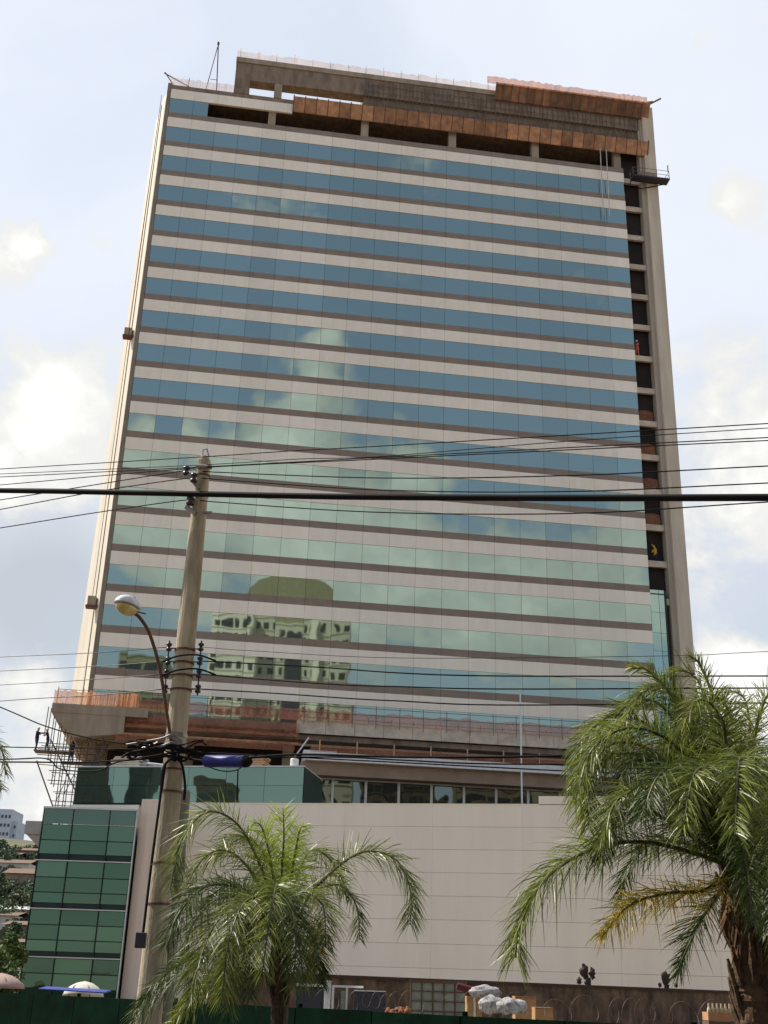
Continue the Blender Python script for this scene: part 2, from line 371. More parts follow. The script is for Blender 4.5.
# open top floor : interior, columns, roof slab
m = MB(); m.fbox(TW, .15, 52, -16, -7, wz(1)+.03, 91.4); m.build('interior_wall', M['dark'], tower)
m = MB(); m.fbox(TW, -.4, 52.0, -14, -.06, 90.72, 91.38); m.build('roof_slab', M['rough'], tower)
m = MB(); m.fbox(TW, 4.2, Wd, -.3, -.02, wz(1)+.02, wz(1)+.42); m.build('floor_edge', M['brown'], tower)
for sc_ in (10.97, 21.12, 30.9, 40.3, 49.8):
    m = MB(); m.fbox(TW, sc_-.4, sc_+.4, -1.0, -.22, wz(1)+.02, 90.72); m.build('column', M['concrete'], tower)
m = MB()
for k in range(24):
    a = 4.8+k*1.9+rnd.uniform(-.4, .4)
    m.tube([TW.w(a, -2.2+rnd.uniform(-1, 1), wz(1)), TW.w(a+rnd.uniform(-.1, .1), -2.2, 90.7)], .045, 5)
m.build('prop', M['tube'], tower)
for a_ in (47.6, 48.3):  # pair of thin pale upright tubes forming a streak below the roof
    m = MB(); m.tube([TW.w(a_, .5, 89.6), TW.w(a_, .45, 80.5)], .045, 4); m.build('pale_streak', M['streak_mat'], tower)
# rooftop concrete frame
m = MB(); m.fbox(TW, 20.9, 52.8, -7, .12, 95.65, 96.3); m.fbox(TW, 6.55, 20.9, -1.3, .12, 95.65, 96.3); m.build('frame_slab', M['concrete'], tower)
m = MB(); m.fbox(TW, 6.6, 52.5, -1.2, 0.0, 93.3, 95.65); m.fbox(TW, 6.6, 8.25, -1.2, 0, 91.38, 93.3); m.build('frame_beam', M['rough'], tower)
m = MB(); m.fbox(TW, 10.95, 11.8, -1.0, .01, 91.38, 93.3); m.build('frame_column', M['concrete'], tower)
m = MB(); m.fbox(TW, 20.85, 52.4, -6.5, -1.25, 91.38, 95.64); m.build('rear_wall', M['rough'], tower)
m = MB(); m.fbox(TW, 20.85, 52.4, -1.2, -.35, 91.38, 93.3); m.build('rebar_wall', M['rough'], tower)
m = MB(); k = 20.95
while k < 52.3:
    h = rnd.uniform(95.2, 95.9); m.tube([TW.w(k, .06+rnd.uniform(0, .1), 91.3), TW.w(k+rnd.uniform(-.08, .08), .1, h)], .04, 4); k += rnd.uniform(.35, .62)
for z in (92.0, 92.9, 93.8, 94.7):
    k = 21.0
    while k < 52: m.tube([TW.w(k, .16, z+rnd.uniform(-.05, .05)), TW.w(min(k+3, 52.3), .16, z+rnd.uniform(-.05, .05))], .03, 4); k += 3
m.build('shoring', M['tube'], tower)
# formwork panels projecting above the open floor (tilted out)
m = MB(); a = 13.15
while a < 53.2:
    b = min(a+1.25, 53.3); m.hexa([TW.w(a+.04, .32, 89.55), TW.w(b-.04, .32, 89.55), TW.w(b-.04, .24, 89.5), TW.w(a+.04, .24, 89.5),
        TW.w(a+.04, 1.0, 91.0), TW.w(b-.04, 1.0, 91.0), TW.w(b-.04, .9, 91.08), TW.w(a+.04, .9, 91.08)]); a = b
m.build('formwork', M['redply'], tower)
a = 13.15
while a < 53.2: m = MB(); m.tube([TW.w(a, .26, 89.45), TW.w(a, 1.02, 91.15)], .06, 4); m.build('formwork_rib', M['rust'], tower); a += 1.25
m = MB(); a = 35.6; zt = 97.0
while a < 53.0:
    b = a+.9; d = .9*(a-35.6)/17.4
    m.hexa([TW.w(a+.01, .3, 94.9), TW.w(b-.01, .3, 94.9), TW.w(b-.01, .15, 94.9), TW.w(a+.01, .15, 94.9),
            TW.w(a+.01, 1.3, 96.3), TW.w(b-.01, 1.3, 96.3), TW.w(b-.01, 1.2, 96.5), TW.w(a+.01, 1.2, 96.5)]); a = b
m.build('formwork', mat('brown_formwork', (.32, .165, .085), (.16, .09, .055), rough=.8, scale=1.2, island=.35), tower)
a = 35.6
while a < 53.2: m = MB(); m.tube([TW.w(a, .42, 94.8), TW.w(a, 1.38, 96.3)], .07, 4); m.build('formwork_rib', M['tube'], tower); a += .9
def curtain(name, mt, s0, s1, o, z0, z1, parent, fr=TW, sag=.12, n=60, seed=1):
    q = random.Random(seed); m = MB(); prev = None
    for k in range(n+1):
        a = s0+(s1-s0)*k/n; oo = o+q.uniform(-.06, .06); zz = z1+q.uniform(-1, 1)*sag; p = (fr.w(a, oo, z0), fr.w(a, oo+q.uniform(-.05, .05), zz))
        if prev: m.quad(prev[0], p[0], p[1], prev[1])
        prev = p
    return m.build(name, mt, parent)
curtain('parapet_net', M['net_pale'], 6.6, 36, .1, 96.25, 97.1, tower, seed=2)
curtain('parapet_net', M['net_orange'], 34.5, 53.2, 1.35, 96.1, 97.1, tower, seed=3)
curtain('parapet_net', M['net_pale'], -.3, 6.6, -.2, 91.38, 92.5, tower, seed=4)
m = MB()
for k in range(24):
    a = 6.9+k*2.0; m.tube([TW.w(a, .02, 96.2), TW.w(a, .02, 97.3+rnd.uniform(0, .4))], .035, 4)
m.build('parapet_post', M['tube'], tower)
m = MB(); m.tube([TW.w(-1.0, 0, 92.8), TW.w(3.2, -1.5, 91.9)], .07, 5); m.tube([TW.w(-.9, 0, 92.9), TW.w(.3, -.5, 91.4)], .06, 5); m.tube([TW.w(1.7, -.5, 91.4), TW.w(1.7, -.5, 93.0)], .04, 5)
m.build('roof_bracket', M['tube'], tower)
m = MB(); m.tube([TW.w(52.6, .2, 96.2), TW.w(55.1, .8, 97.7)], .11, 5); m.tube([TW.w(52.6, .2, 97.1), TW.w(54.2, .6, 97.3)], .08, 5); m.tube([TW.w(53.4, .2, 96.2), TW.w(54.0, .5, 97.2)], .07, 5)
for k, h in ((50.4, 98.2), (51.0, 98.4), (52, 98)): m.tube([TW.w(k, 0, 96.2), TW.w(k, 0, h)], .04, 4)
m.build('roof_bracket', M['tube'], tower)
# base terrace slab, parapet band, soffits
m = MB(); o1 = 3.0
m.hexa([TW.w(-.75, o1, 20.1), TW.w(3.2, o1, 20.6), TW.w(3.2, -14, 20.6), TW.w(-.75, -14, 20.1), TW.w(-2.7, o1, 22.05), TW.w(3.2, o1, 22.05), TW.w(3.2, -14, 22.05), TW.w(-2.7, -14, 22.05)])
m.fbox(TW, -2.75, 5.0, -14, o1+.05, 22.05, 22.8); m.build('terrace_slab', M['concrete'], tower)
m = MB(); a = 17.4
while a < 50: m.fbox(TW, a+.015, min(a+2.5, 50.4)-.015, 1.9, 2.1, 21.75, 22.85); a += 2.5
m.build('terrace_parapet', M['slab'], tower)
m = MB(); m.fbox(TW, 5.0, 50.3, 0, 1.88, 22.05, 22.3); m.build('terrace_floor', M['rough'], tower)
m = MB(); m.fbox(TW, 3.3, 17.3, 2.0, 2.2, 21.9, 22.5); m.build('terrace_edge', M['rough'], tower)
curtain('safety_net', M['net_red'], 3.2, 17.6, 2.65, 21.3, 22.35, tower, seed=5, sag=.1)
m = MB(); m.fbox(TW, 3.2, 17.5, 2.2, 2.55, 21.3, 21.55); m.build('formwork_beam', M['redply'], tower)
curtain('safety_net', M['net_orange'], -2.7, 4.2, 3.06, 22.8, 23.9, tower, seed=6)
curtain('safety_net', net_mat('faded_red_net', (.8, .30, .18), .6), 4.2, 47, 2.3, 22.8, 23.75, tower, seed=7)
curtain('safety_net', M['net_red'], 2.6, 17.3, 3.0, 20.0, 20.6, tower, seed=8, sag=.2)
m = MB(); m.fbox(TW, 2.4, 17.6, 2.6, 2.9, 20.55, 20.75); m.build('formwork_beam', M['redply'], tower)
m = MB()
for k in range(25): a = -2.5+k*2.05; m.tube([TW.w(a, 2.5, 22.4), TW.w(a, 2.5, 24.3)], .03, 4)
for z in (23.5, 24.1): m.tube([TW.w(-2.5, 2.5, z), TW.w(47, 2.5, z)], .025, 4)
m.build('guard_rail', M['tube'], tower)
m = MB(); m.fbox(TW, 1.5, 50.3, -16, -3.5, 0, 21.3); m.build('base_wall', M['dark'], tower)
m = MB(); m.fbox(TW, 2.0, 50.3, -3.5, 1.7, 21.25, 21.7); m.build('base_soffit', M['rough'], tower)
for sc_ in (1.2, 8.5, 17.0, 26, 35, 44):
    m = MB(); m.fbox(TW, sc_-.45, sc_+.45, -1.6, -.7, 0, 21.25); m.build('base_column', M['concrete'] if sc_ > 10 else M['rough'], tower)

# ---------------------------------------------------------------- upper podium storey (behind white wall), windows + white fascia
hall = thing('clerestory_hall', TW.w(30, 8, 0), 'low wing with white fascia and a row of dark windows above the white wall', 'building')
m = MB(); m.fbox(TW, 17.9, 48, 2, 8.0, 18.45, 19.1); m.build('fascia', M['whitep'], hall)
m = MB(); m.fbox(TW, 17.7, 48, 2.5, 7.5, 17.4, 18.44); m.build('soffit', mat('tan_soffit', (.30, .22, .155), (.24, .175, .12), rough=.8), hall)
m = MB(); m.fbox(TW, 17.5, 48, 2.0, 6.2, 0, 17.4); m.build('wall', M['podium'], hall)
k = 0; a = 17.65
while a < 44:
    m = MB(); m.fbox(TW, a+.12, a+2.55, 6.21, 6.3, 13.6, 17.25); wn = m.build('window', M['wglass'], hall)
    a += 2.67; k += 1
m = MB(); a = 17.65
while a < 46: m.fbox(TW, a-.1, a+.1, 6.2, 6.42, 13.5, 17.35); a += 2.67
m.fbox(TW, 17.5, 46, 6.2, 6.41, 17.26, 17.38); m.build('window_frame', M['alu'], hall)
curtain('safety_net', M['net_red'], 18.3, 44, 7.6, 19.12, 19.72, hall, seed=9, sag=.05)
m = MB(); m.fbox(TW, 18.6, 44, 3.28, 3.34, 19.15, 19.55); m.build('timber_rail', mat('faded_timber', (.42, .2, .11), rough=.9, scale=2), hall)
m = MB()
for k in range(9): a = 19+k*3.0; m.tube([TW.w(a, 7.7, 19.1), TW.w(a, 7.7, 20.1)], .06, 5)
m.build('rail_post', M['plywood'], hall)
m = MB(); m.fbox(TW, 17.9, 20.6, 3.6, 5.5, 19.1, 19.7); m.tube([TW.w(17.2, 5, 19.1), TW.w(18.3, 5, 20.8)], .06, 5); m.build('roof_hatch', M['whitep'], hall)

# ---------------------------------------------------------------- podium: white wall + teal block + pilaster
pod = thing('podium_building', PO.w(5, 0, 0), 'long pale windowless podium wall of horizontal panels in front of the tower', 'building')
zt = 13.5; m = MB(); c = 1.47; k = 0
zs = [zt - c*i for i in range(10)]
for i in range(9):
    z1 = zs[i]; z0 = max(zs[i+1], 0)
    a = -14.0
    while a < 46:
        m.fbox(PO, a+.004, a+5.996, -.28, .0, z0+.009, z1-.009); a += 6
m.build('wall_cladding', M['podium'], pod)
m = MB(); m.fbox(PO, -14.0, 46, -8, -.03, 0, zt-.05); m.build('wall_core', M['joint'], pod)
m = MB(); m.fbox(PO, -14.0, 11.1, -1.0, .03, zt-.03, zt+.04); m.fbox(PO, 11.1, 46, -1.0, .03, zt+.03, zt+.55); m.build('coping', M['podium'], pod)
m = MB(); pa_, _z = PO.px(136.5, 850, 3.0); pb_, _z = PO.px(166, 850, 3.0); pz_ = PO.px(145, 799, 3.0)[1]; m.fbox(PO, pa_, pb_, -3, 3.0, 0, pz_); m.build('pilaster', M['pilaster'], pod)
m = MB(); m.fbox(PO, -22.05, -17.0, -6, -.2, 0, 13.4); m.build('side_wall', M['podium'], pod)
tb = MB(); a = -22.0; i = 0; W5 = (22.0-5.15)/6
zc = [(13.55, 14.05), (14.05, 15.05), (15.05, 16.05)]
for k in range(6):
    for (z0, z1) in ((13.56, 14.78), (14.8, 16.05)):
        tx, tz = tr.gauss(0, .002), tr.gauss(0, .003)
        a0, a1 = a+k*W5+.012, a+(k+1)*W5-.012
        tb.hexa([PO.w(a0, -.35-tx, z0), PO.w(a1, -.35+tx, z0), PO.w(a1, -.45, z0), PO.w(a0, -.45, z0), PO.w(a0, -.35-tx+tz, z1), PO.w(a1, -.35+tx+tz, z1), PO.w(a1, -.45, z1), PO.w(a0, -.45, z1)])
tb.build('glass_band', M['pglass'], pod)
m = MB(); m.fbox(PO, -22.05, -5.12, -6, -.46, 13.45, 16.06); m.build('glass_backing', M['mullion'], pod)
m = MB(); m.fbox(PO, -22.1, -5.1, -6, -.3, 16.07, 16.16); m.build('roof_edge', M['alu'], pod)

# clutter on the podium roof behind the teal band (ducts, boards, pipes)
q = random.Random(11)
def roofjunk():
    spots = [(-19, 1.1), (-16.5, .8), (-9.6, 1.0), (-6.3, .9)]
    labs = ['stack of pale boards on the podium roof behind the street pole', 'bundle of grey pipes on the podium roof left of the street pole', 'low crate of offcuts on podium roof right of the street pole', 'white plastic drum on the podium roof at the end of the teal glass']
    for (s_, h), lb in zip(spots, labs):
        t = thing('material_stack', PO.w(s_, -2.5, 16.07), lb, 'building material', 'building materials on the podium roof')
        if 'pipes' in lb:
            m = MB()
            for k in range(9): m.tube([PO.w(s_-1.4+q.uniform(-.2, .2), -2.2-q.uniform(0, .8), 16.15+q.uniform(0, .7)), PO.w(s_+1.4+q.uniform(-.3, .3), -2.2-q.uniform(0, .8), 16.25+q.uniform(0, .8))], .07, 6)
            m.build('pipe', M['alu'], t)
        elif 'drum' in lb:
            m = MB(); m.lathe(PO.w(s_, -2.0, 16.07), (0, 0, 1), [(0, .28), (.06, .31), (.4, .3), (.44, .32), (.48, .3), (.82, .31), (.88, .27)], 14); m.build('drum', M['whitep'], t)
        else:
            m = MB(); z = 16.1
            while z < 16.07+h: m.fbox(PO, s_-1.1+q.uniform(-.15, .15), s_+1.0+q.uniform(-.15, .15), -3.4, -1.9, z, z+.09); z += .12
            m.build('board', M['slab'] if 'offcuts' not in lb else M['plywood'], t)
roofjunk()

# ---------------------------------------------------------------- green glass block
gb = thing('green_glass_block', GB.w(-19, 0, 0), 'four-storey block with dark green glass curtain wall at the left of the podium', 'building')
xs = [-22.15, -20.15, -17.7, -15.95]
def gx(x, z): return x
rows = [(12.42, 11.45, 'b'), (11.38, 10.42, 'g'), (10.36, 9.52, 'g'), (9.02, 8.06, 'g'), (8.0, 7.12, 'g'), (7.06, 6.45, 'g'), (6.0, 5.12, 'g'), (5.06, 4.2, 'g'), (4.14, 3.5, 'g'), (3.06, 2.2, 'g'), (2.14, 1.3, 'g'), (1.24, .1, 'g')]
m = MB(); mb_ = MB()
for (z1, z0, t) in rows:
    for i in range(3):
        tgt = mb_ if t == 'b' else m; tx, tz = tr.gauss(0, .003), tr.gauss(0, .004)
        a, b = xs[i]+.05, xs[i+1]-.05
        tgt.hexa([GB.w(a, -tx, z0), GB.w(b, tx, z0), GB.w(b, -.06, z0), GB.w(a, -.06, z0), GB.w(a, -tx+tz, z1), GB.w(b, tx+tz, z1), GB.w(b, -.06, z1), GB.w(a, -.06, z1)])
m.build('glass_panel', M['gglass'], gb); mb_.build('balcony_glass', M['gbal'], gb)
m = MB(); m.fbox(GB, -22.18, -15.9, -5, -.07, 0, 11.42); m.build('backing', M['mullion'], gb)
m = MB()
for x in xs: m.fbox(GB, x-.03, x+.03, -.06, .09, 0, 12.42)
m.build('mullion', M['mullion'], gb)
for z in (9.05, 6.03, 3.1):
    m = MB(); m.fbox(GB, -22.35, -15.85, -.06, .14, z, z+.07); m.build('floor_line', M['alu'], gb)
m = MB(); m.fbox(GB, -22.2, -15.9, -.1, .12, 12.43, 12.55); m.build('top_rail', M['alu'], gb)
m = MB(); m.fbox(GB, -15.94, -15.86, -.06, .12, 0, 12.42); m.build('corner_trim', M['alu'], gb)
m = MB(); m.hexa([GB.w(-22.1, -1.5, 9.6), GB.w(-22.05, -1.5, 9.6), GB.w(-22.05, -6, 9.6), GB.w(-22.1, -6, 9.6), GB.w(-23.6, -1.5, 10.9), GB.w(-22.05, -1.5, 10.9), GB.w(-22.05, -6, 10.9), GB.w(-23.6, -6, 10.9)])
m.fbox(GB, -23.7, -22.2, -6, -1.4, 10.9, 11.75); m.build('ledge', mat('ledge_concrete', (.42, .4, .36), rough=.9, scale=1), gb)

# ---------------------------------------------------------------- people
def person(name, J, mats_by, loc_label, cat='person', group=None, parts=None):
    """J: dict of joints (world). one skinned body; hair/hat as child"""
    bones = [('pelvis', 'waist'), ('waist', 'chest'), ('chest', 'neck'), ('neck', 'head0'), ('head0', 'head1'),
             ('chest', 'shL'), ('shL', 'elL'), ('elL', 'haL'), ('chest', 'shR'), ('shR', 'elR'), ('elR', 'haR'),
             ('pelvis', 'hpL'), ('hpL', 'knL'), ('knL', 'anL'), ('anL', 'toL'), ('pelvis', 'hpR'), ('hpR', 'knR'), ('knR', 'anR'), ('anR', 'toR')]
    rad = dict(pelvis=.14, waist=.125, chest=.15, neck=.055, head0=.085, head1=.09, shL=.075, shR=.075, elL=.05, elR=.05, haL=.035, haR=.035,
               hpL=.1, hpR=.1, knL=.065, knR=.065, anL=.045, anR=.045, toL=.04, toR=.04)
    names = list(rad); me = bpy.data.meshes.new('person'); root = J['foot']
    me.from_pydata([J[n]-root for n in names], [(names.index(a), names.index(b)) for a, b in bones], [])
    o = bpy.data.objects.new('person_body', me); col.objects.link(o)
    sk = o.modifiers.new('skin', 'SKIN'); lay = me.skin_vertices[0] if me.skin_vertices else None
    if lay is None: return
    for i, n in enumerate(names):
        k_ = 1.25 if n not in ('head0', 'head1', 'haL', 'haR') else 1.0; lay.data[i].radius = (k_*rad[n], k_*rad[n]*(.8 if n in ('chest', 'waist', 'pelvis') else 1)); lay.data[i].use_root = (n == 'pelvis')
    sb = o.modifiers.new('sub', 'SUBSURF'); sb.levels = 1; sb.render_levels = 1
    dg = bpy.context.evaluated_depsgraph_get(); dg.update()
    em = bpy.data.meshes.new_from_object(o.evaluated_get(dg)); bpy.data.objects.remove(o)
    pr = bpy.data.objects.new('person', em); col.objects.link(pr); pr.location = root
    em.materials.clear()
    for mm in mats_by: em.materials.append(mm)         # trousers, shirt, skin
    sk_pts = [J[k]-root for k in ('head0', 'head1', 'haL', 'haR')]
    legs = [(J[a]-root, J[b]-root) for a, b in (('hpL', 'knL'), ('knL', 'anL'), ('hpR', 'knR'), ('knR', 'anR'), ('anL', 'toL'), ('anR', 'toR'))]
    def segd(p, a, b):
        t = max(0, min(1, (p-a).dot(b-a)/max((b-a).length_squared, 1e-6))); return (p-(a+(b-a)*t)).length
    for p in em.polygons:
        c = p.center; p.use_smooth = True
        if min((c-s).length for s in sk_pts) < .13: p.material_index = 2
        elif min(segd(c, a, b) for a, b in legs) < .13: p.material_index = 0
        else: p.material_index = 1
    tag(pr, loc_label, cat, group)
    h = MB(); hc = J['head1']; h.blob(hc+V((0, 0, .045)), (.125, .135, .1), 10, 6); hh = h.build('hard_hat', parts or M['whitep'], pr, smooth=True)
    f = MB(); face = (J['head1']+J['head0'])*.5
    fd_ = J.get('face', V((0, -1, 0)))
    sd = fd_.cross(V((0, 0, 1)))
    for sgn in (-1, 1): f.blob(face+fd_*.082+sd*.033*sgn+V((0, 0, .02)), (.014, .014, .009), 6, 4)
    f.blob(face+fd_*.1-V((0, 0, .01)), (.016, .02, .022), 6, 4); f.blob(face+fd_*.085-V((0, 0, .055)), (.03, .012, .008), 6, 4); f.build('face', M['skin'], pr, smooth=True)
    return pr
def pose(foot, face=V((0, -1, 0)), H=1.72, lean=0.0, armL=None, armR=None, stride=.12, crouch=0.0):
    """foot: ground point between feet; armL/R: offset of hand from its shoulder"""
    face = face.normalized(); sd = face.cross(V((0, 0, 1))).normalized(); up = V((0, 0, 1)); k = H/1.72
    pel = foot + up*(.92-crouch)*k; ch = pel + (up*math.cos(lean)+face*math.sin(lean))*.42*k; nk = pel+(up*math.cos(lean)+face*math.sin(lean))*.56*k
    J = dict(foot=foot.copy(), pelvis=pel, waist=pel.lerp(ch, .45), chest=ch, neck=nk, head0=nk+up*.1*k+face*.02, head1=nk+up*.2*k+face*.03, face=face)
    for n, sg in (('L', -1), ('R', 1)):
        sh = ch+sd*.19*sg*k+up*.07*k; J['sh'+n] = sh; off = (armL if n == 'L' else armR) or V((0, 0, 0))-up*.55*k+sd*.08*sg+face*.06
        ha = sh+off; el = sh.lerp(ha, .5)-up*max(0, .56-off.length)*.4-face*.04
        J['el'+n] = el; J['ha'+n] = ha
        hp = pel+sd*.1*sg*k-up*.03; an = foot+sd*.11*sg+face*stride*sg+up*.07; J['hp'+n] = hp; J['kn'+n] = hp.lerp(an, .5)+face*(.05+crouch*.6); J['an'+n] = an; J['to'+n] = an+face*.17-up*.035
    return J

# ---------------------------------------------------------------- scaffolding left of the tower base
SF = Frame(TW.w(0, 2.0, 0).xy, .13328)
scaf = thing('scaffolding', SF.w(-2.5, 0, 12.6), 'tall lattice of scaffold tubes rising left of the tower terrace above green glass roof', 'scaffolding')
q = random.Random(5)
def sp(x, y): return SF.px(x, y)
m = MB(); cols_ = []
for px in (40, 47, 54, 61, 68, 76, 84, 92, 100):
    a, _ = sp(px, 765); cols_.append(a)
s0 = cols_[0]
for i, a in enumerate(cols_):
    zb = 12.6 if i >= 4 else 12.6 + (4-i)*1.9
    for o in (0, -1.5):
        ztop = (22.3 + q.uniform(-.5, .9)) if i < 4 else 20.6
        m.tube([SF.w(a, o, zb), SF.w(a+q.uniform(-.05, .05), o, ztop)], .04, 4)
m.build('upright', M['tube'], scaf)
m = MB()
for o in (0, -1.5):
    z = 13.3
    while z < 20.2:
        i0 = 4 if z < 14.5 else 3 if z < 16.4 else 2 if z < 18 else 0
        m.tube([SF.w(cols_[i0]-.35, o, z+q.uniform(-.1, .1)), SF.w(cols_[-1]+.3, o, z+q.uniform(-.1, .1))], .035, 4); z += .85 if z < 17.5 else .55
for i, a in enumerate(cols_):
    for z in (15.2, 17.2, 19):
        if z < 12.6+max(0, 4-i)*1.9: continue
        m.tube([SF.w(a, 0, z), SF.w(a, -1.5, z)], .03, 4)
m.build('ledger', M['tube'], scaf)
m = MB()
m.tube([SF.w(cols_[0]-.3, .1, 18.2), SF.w(cols_[4]+.2, .1, 12.8)], .06, 5); m.tube([SF.w(cols_[1], .12, 20.0), SF.w(cols_[7], .12, 14.3)], .06, 5)
for i in range(3, 8): m.tube([SF.w(cols_[i], .1, 13.2+i*.6), SF.w(cols_[i+1], .1, 15+i*.6)], .035, 4)
m.tube([SF.w(cols_[6], .15, 20.6), SF.w(cols_[8]+1.5, .15, 15.5)], .05, 4)
m.build('brace', M['tube'], scaf)
m = MB(); m.fbox(SF, cols_[0]-.7, cols_[4], -1.4, .05, 19.05, 19.1); m.fbox(SF, cols_[3], cols_[-1], -1.4, .05, 18.25, 18.3); m.build('deck_board', M['tube'], scaf)
# workers on the scaffold
up = V((0, 0, 1))
def wfoot(px, z, o=-.5):
    a, _ = SF.px(px, 745, o); return SF.w(a, o, z)
person('p', pose(wfoot(36.0, 19.1), face=V((1, -.3, 0)), armL=V((.5, -.1, -.05)), armR=V((.4, 0, -.25)), H=1.85), [M['denim'], M['navy'], M['skin']], 'worker standing at left end of scaffold deck in dark clothes reaching right', group=None)
person('p', pose(wfoot(47.5, 19.1), face=V((-1, -.3, 0)), armL=V((-.5, -.1, -.0)), armR=V((-.4, 0, -.1)), lean=.25, H=1.8), [M['denim'], M['navy'], M['skin']], 'worker leaning left on scaffold with dark shirt, second from the left')
person('p', pose(wfoot(73, 18.3, -.3), face=V((-.4, -1, 0)), lean=.1, armL=V((-.2, -.2, .35)), H=1.75), [M['denim'], M['navy'], M['skin']], 'worker standing below the terrace slab corner on scaffold')

# worker in the bay, yellow, and one in reddish
def bayfoot(n, s, o=-.45): return TW.w(s, o, wz(n)-.38)
person('p', pose(bayfoot(13, 51.35), face=V((-.8, -.6, 0)), lean=.35, armL=V((-.45, -.1, .5)), armR=V((-.2, -.3, -.4)), crouch=.25, H=1.8), [M['navy'], M['yellow'], M['skin']], 'worker in yellow shirt crouching in open bay beside the pillar', parts=M['yellow'])
person('p', pose(bayfoot(7, 50.8), face=V((-.6, -.8, 0)), armL=V((-.2, -.2, -.4)), H=1.8), [M['redcloth'], M['redcloth'], M['skin']], 'worker in orange-red clothes standing high in the open bay')

# hanging work platform on the pillar near the top
cr = thing('work_platform', TW.w(53, .6, 85.6), 'dark hanging work platform clamped around the top of the concrete pillar', 'platform')
m = MB(); m.fbox(TW, 50.9, 55.1, .45, 1.5, 85.6, 85.75); m.build('deck', M['slate'], cr)
m = MB()
for a in (50.9, 52.2, 53.6, 55.05):
    for o in (.5, 1.45): m.tube([TW.w(a, o, 85.7), TW.w(a, o, 86.75)], .035, 4)
for z in (86.2, 86.75):
    m.tube([TW.w(50.9, .5, z), TW.w(50.9, 1.45, z), TW.w(55.05, 1.45, z), TW.w(55.05, .5, z)], .035, 4)
m.tube([TW.w(55.0, 1.4, 86.7), TW.w(55.0, 1.4, 87.6)], .06, 5); m.build('rail', M['tube'], cr)
m = MB(); m.fbox(TW, 52.0, 53.6, .5, 1.2, 85.76, 86.5); m.build('motor_box', M['concrete'], cr)
m = MB(); m.tube([TW.w(51.0, .5, 85.6), TW.w(50.5, .4, 84.4), TW.w(52.5, .4, 84.9), TW.w(54.6, .5, 85.6)], .06, 5); m.tube([TW.w(52.2, 1, 86.7), TW.w(52.2, .9, 96.9)], .02, 4); m.build('cable', M['cable'], cr)
# two small hoist boxes on the left side wall
for (z, o, lb) in ((60.6, -1.9, 'small dark hoist box on upper left side wall of tower'), (32.7, -1.9, 'small dark hoist box on lower left side wall of tower')):
    t = thing('hoist_box', TW.w(-1.3, o, z), lb, 'hoist', 'hoist boxes on the left side wall')
    m = MB(); m.fbox(TW, -1.65, -.9, o, o+.6, z, z+.9); m.build('housing', M['concrete'], t, bevel=.04)
    m = MB(); m.fbox(TW, -1.75, -.5, o, o+.75, z-.2, z); m.build('bracket', M['rust'], t)
    m = MB(); m.tube([TW.w(-1.25, o+.62, z+.9), TW.w(-1.1, o+.62, z+(91.5-z)*.98)], .025, 4); m.build('rope', M['cable'], t)
# roof mast
t = thing('roof_mast', TW.w(4.3, -.8, 91.38), 'thin A-shaped mast on the left of the tower roof', 'mast')
m = MB(); m.tube([TW.w(4.75, -.8, 91.38), TW.w(4.35, -.8, 98.6)], .07, 5); m.build('pole', M['tube'], t)
m = MB(); m.tube([TW.w(3.5, -.8, 91.38), TW.w(4.3, -.8, 98.2)], .05, 5); m.tube([TW.w(3.9, -.8, 93.5), TW.w(4.6, -.8, 93.5)], .04, 4); m.build('stay', M['tube'], t)
m = MB(); m.lathe(TW.w(4.35, -.8, 98.5), (0, 0, 1), [(0, .12), (.3, .14), (.45, .05)], 8); m.build('head', M['rust'], t)
# flag pole by the podium windows
fp = at(522, 805, 83); t = thing('flagpole', (fp.x, fp.y, 0), 'slim pale flagpole rising in front of the dark clerestory windows', 'pole')
m = MB(); tp = at(521, 692, 83); m.tube([(fp.x, fp.y, 0), (fp.x, fp.y, tp.z)], [.09, .05], 8); m.build('shaft', M['alu'], t)
m = MB(); m.blob((fp.x, fp.y, tp.z+.1), (.12, .12, .12)); m.tube([(fp.x-.4, fp.y, tp.z-.15), (fp.x+.4, fp.y, tp.z-.15)], .02, 4); m.build('finial', M['alu'], t)

# ---------------------------------------------------------------- street pole
PX, PY = -2.97, 17.0
pole = thing('utility_pole', (PX, PY, 0), 'tall tapered concrete utility pole carrying insulators, cables and the street lamp', 'utility pole')
hs = [0, 1.5, 3, 4.5, 6, 7.5, 9.05, 9.62, 9.7]
RS = [.2, .185, .165, .157, .151, .142, .118, .112, .07]
def PR(h):
    for i in range(8):
        if h <= hs[i+1]: return RS[i]+(RS[i+1]-RS[i])*(h-hs[i])/(hs[i+1]-hs[i])
    return .1
m = MB(); m.tube([(PX, PY, h) for h in hs], [.2, .185, .165, .157, .151, .142, .118, .112, .07], 20); m.build('shaft', M['pole'], pole, smooth=False)
for p in col.objects[-1:] if False else []: pass
bands = [3.55, 4.05, 5.55, 5.0, 6.35, 6.6, 6.85, 7.05, 9.0]
m = MB()
for h in (3.3, 2.75, 4.3, 4.62, 9.0, 9.35):
    r = PR(h); m = MB(); m.lathe((PX, PY, h-.02), (0, 0, 1), [(0, r+.002), (0, r+.009), (.03, r+.009), (.03, r+.002)], 20); m.build('steel_band', M['rust'], pole)
# second grey pole just behind
p2 = thing('utility_pole', (-2.86, 17.62, 0), 'short grey concrete pole standing tight behind the tall utility pole', 'utility pole')
t2 = at(181, 792, 17.62).z
m = MB(); m.tube([(-2.93, 17.62, 0), (-2.93, 17.62, t2)], [.19, .15], 16); m.build('shaft', M['pole2'], p2)
m = MB(); m.lathe((-2.93, 17.62, t2), (0, 0, 1), [(0, .15), (.03, .13), (.05, .05)], 16); m.build('cap', M['pole2'], p2)

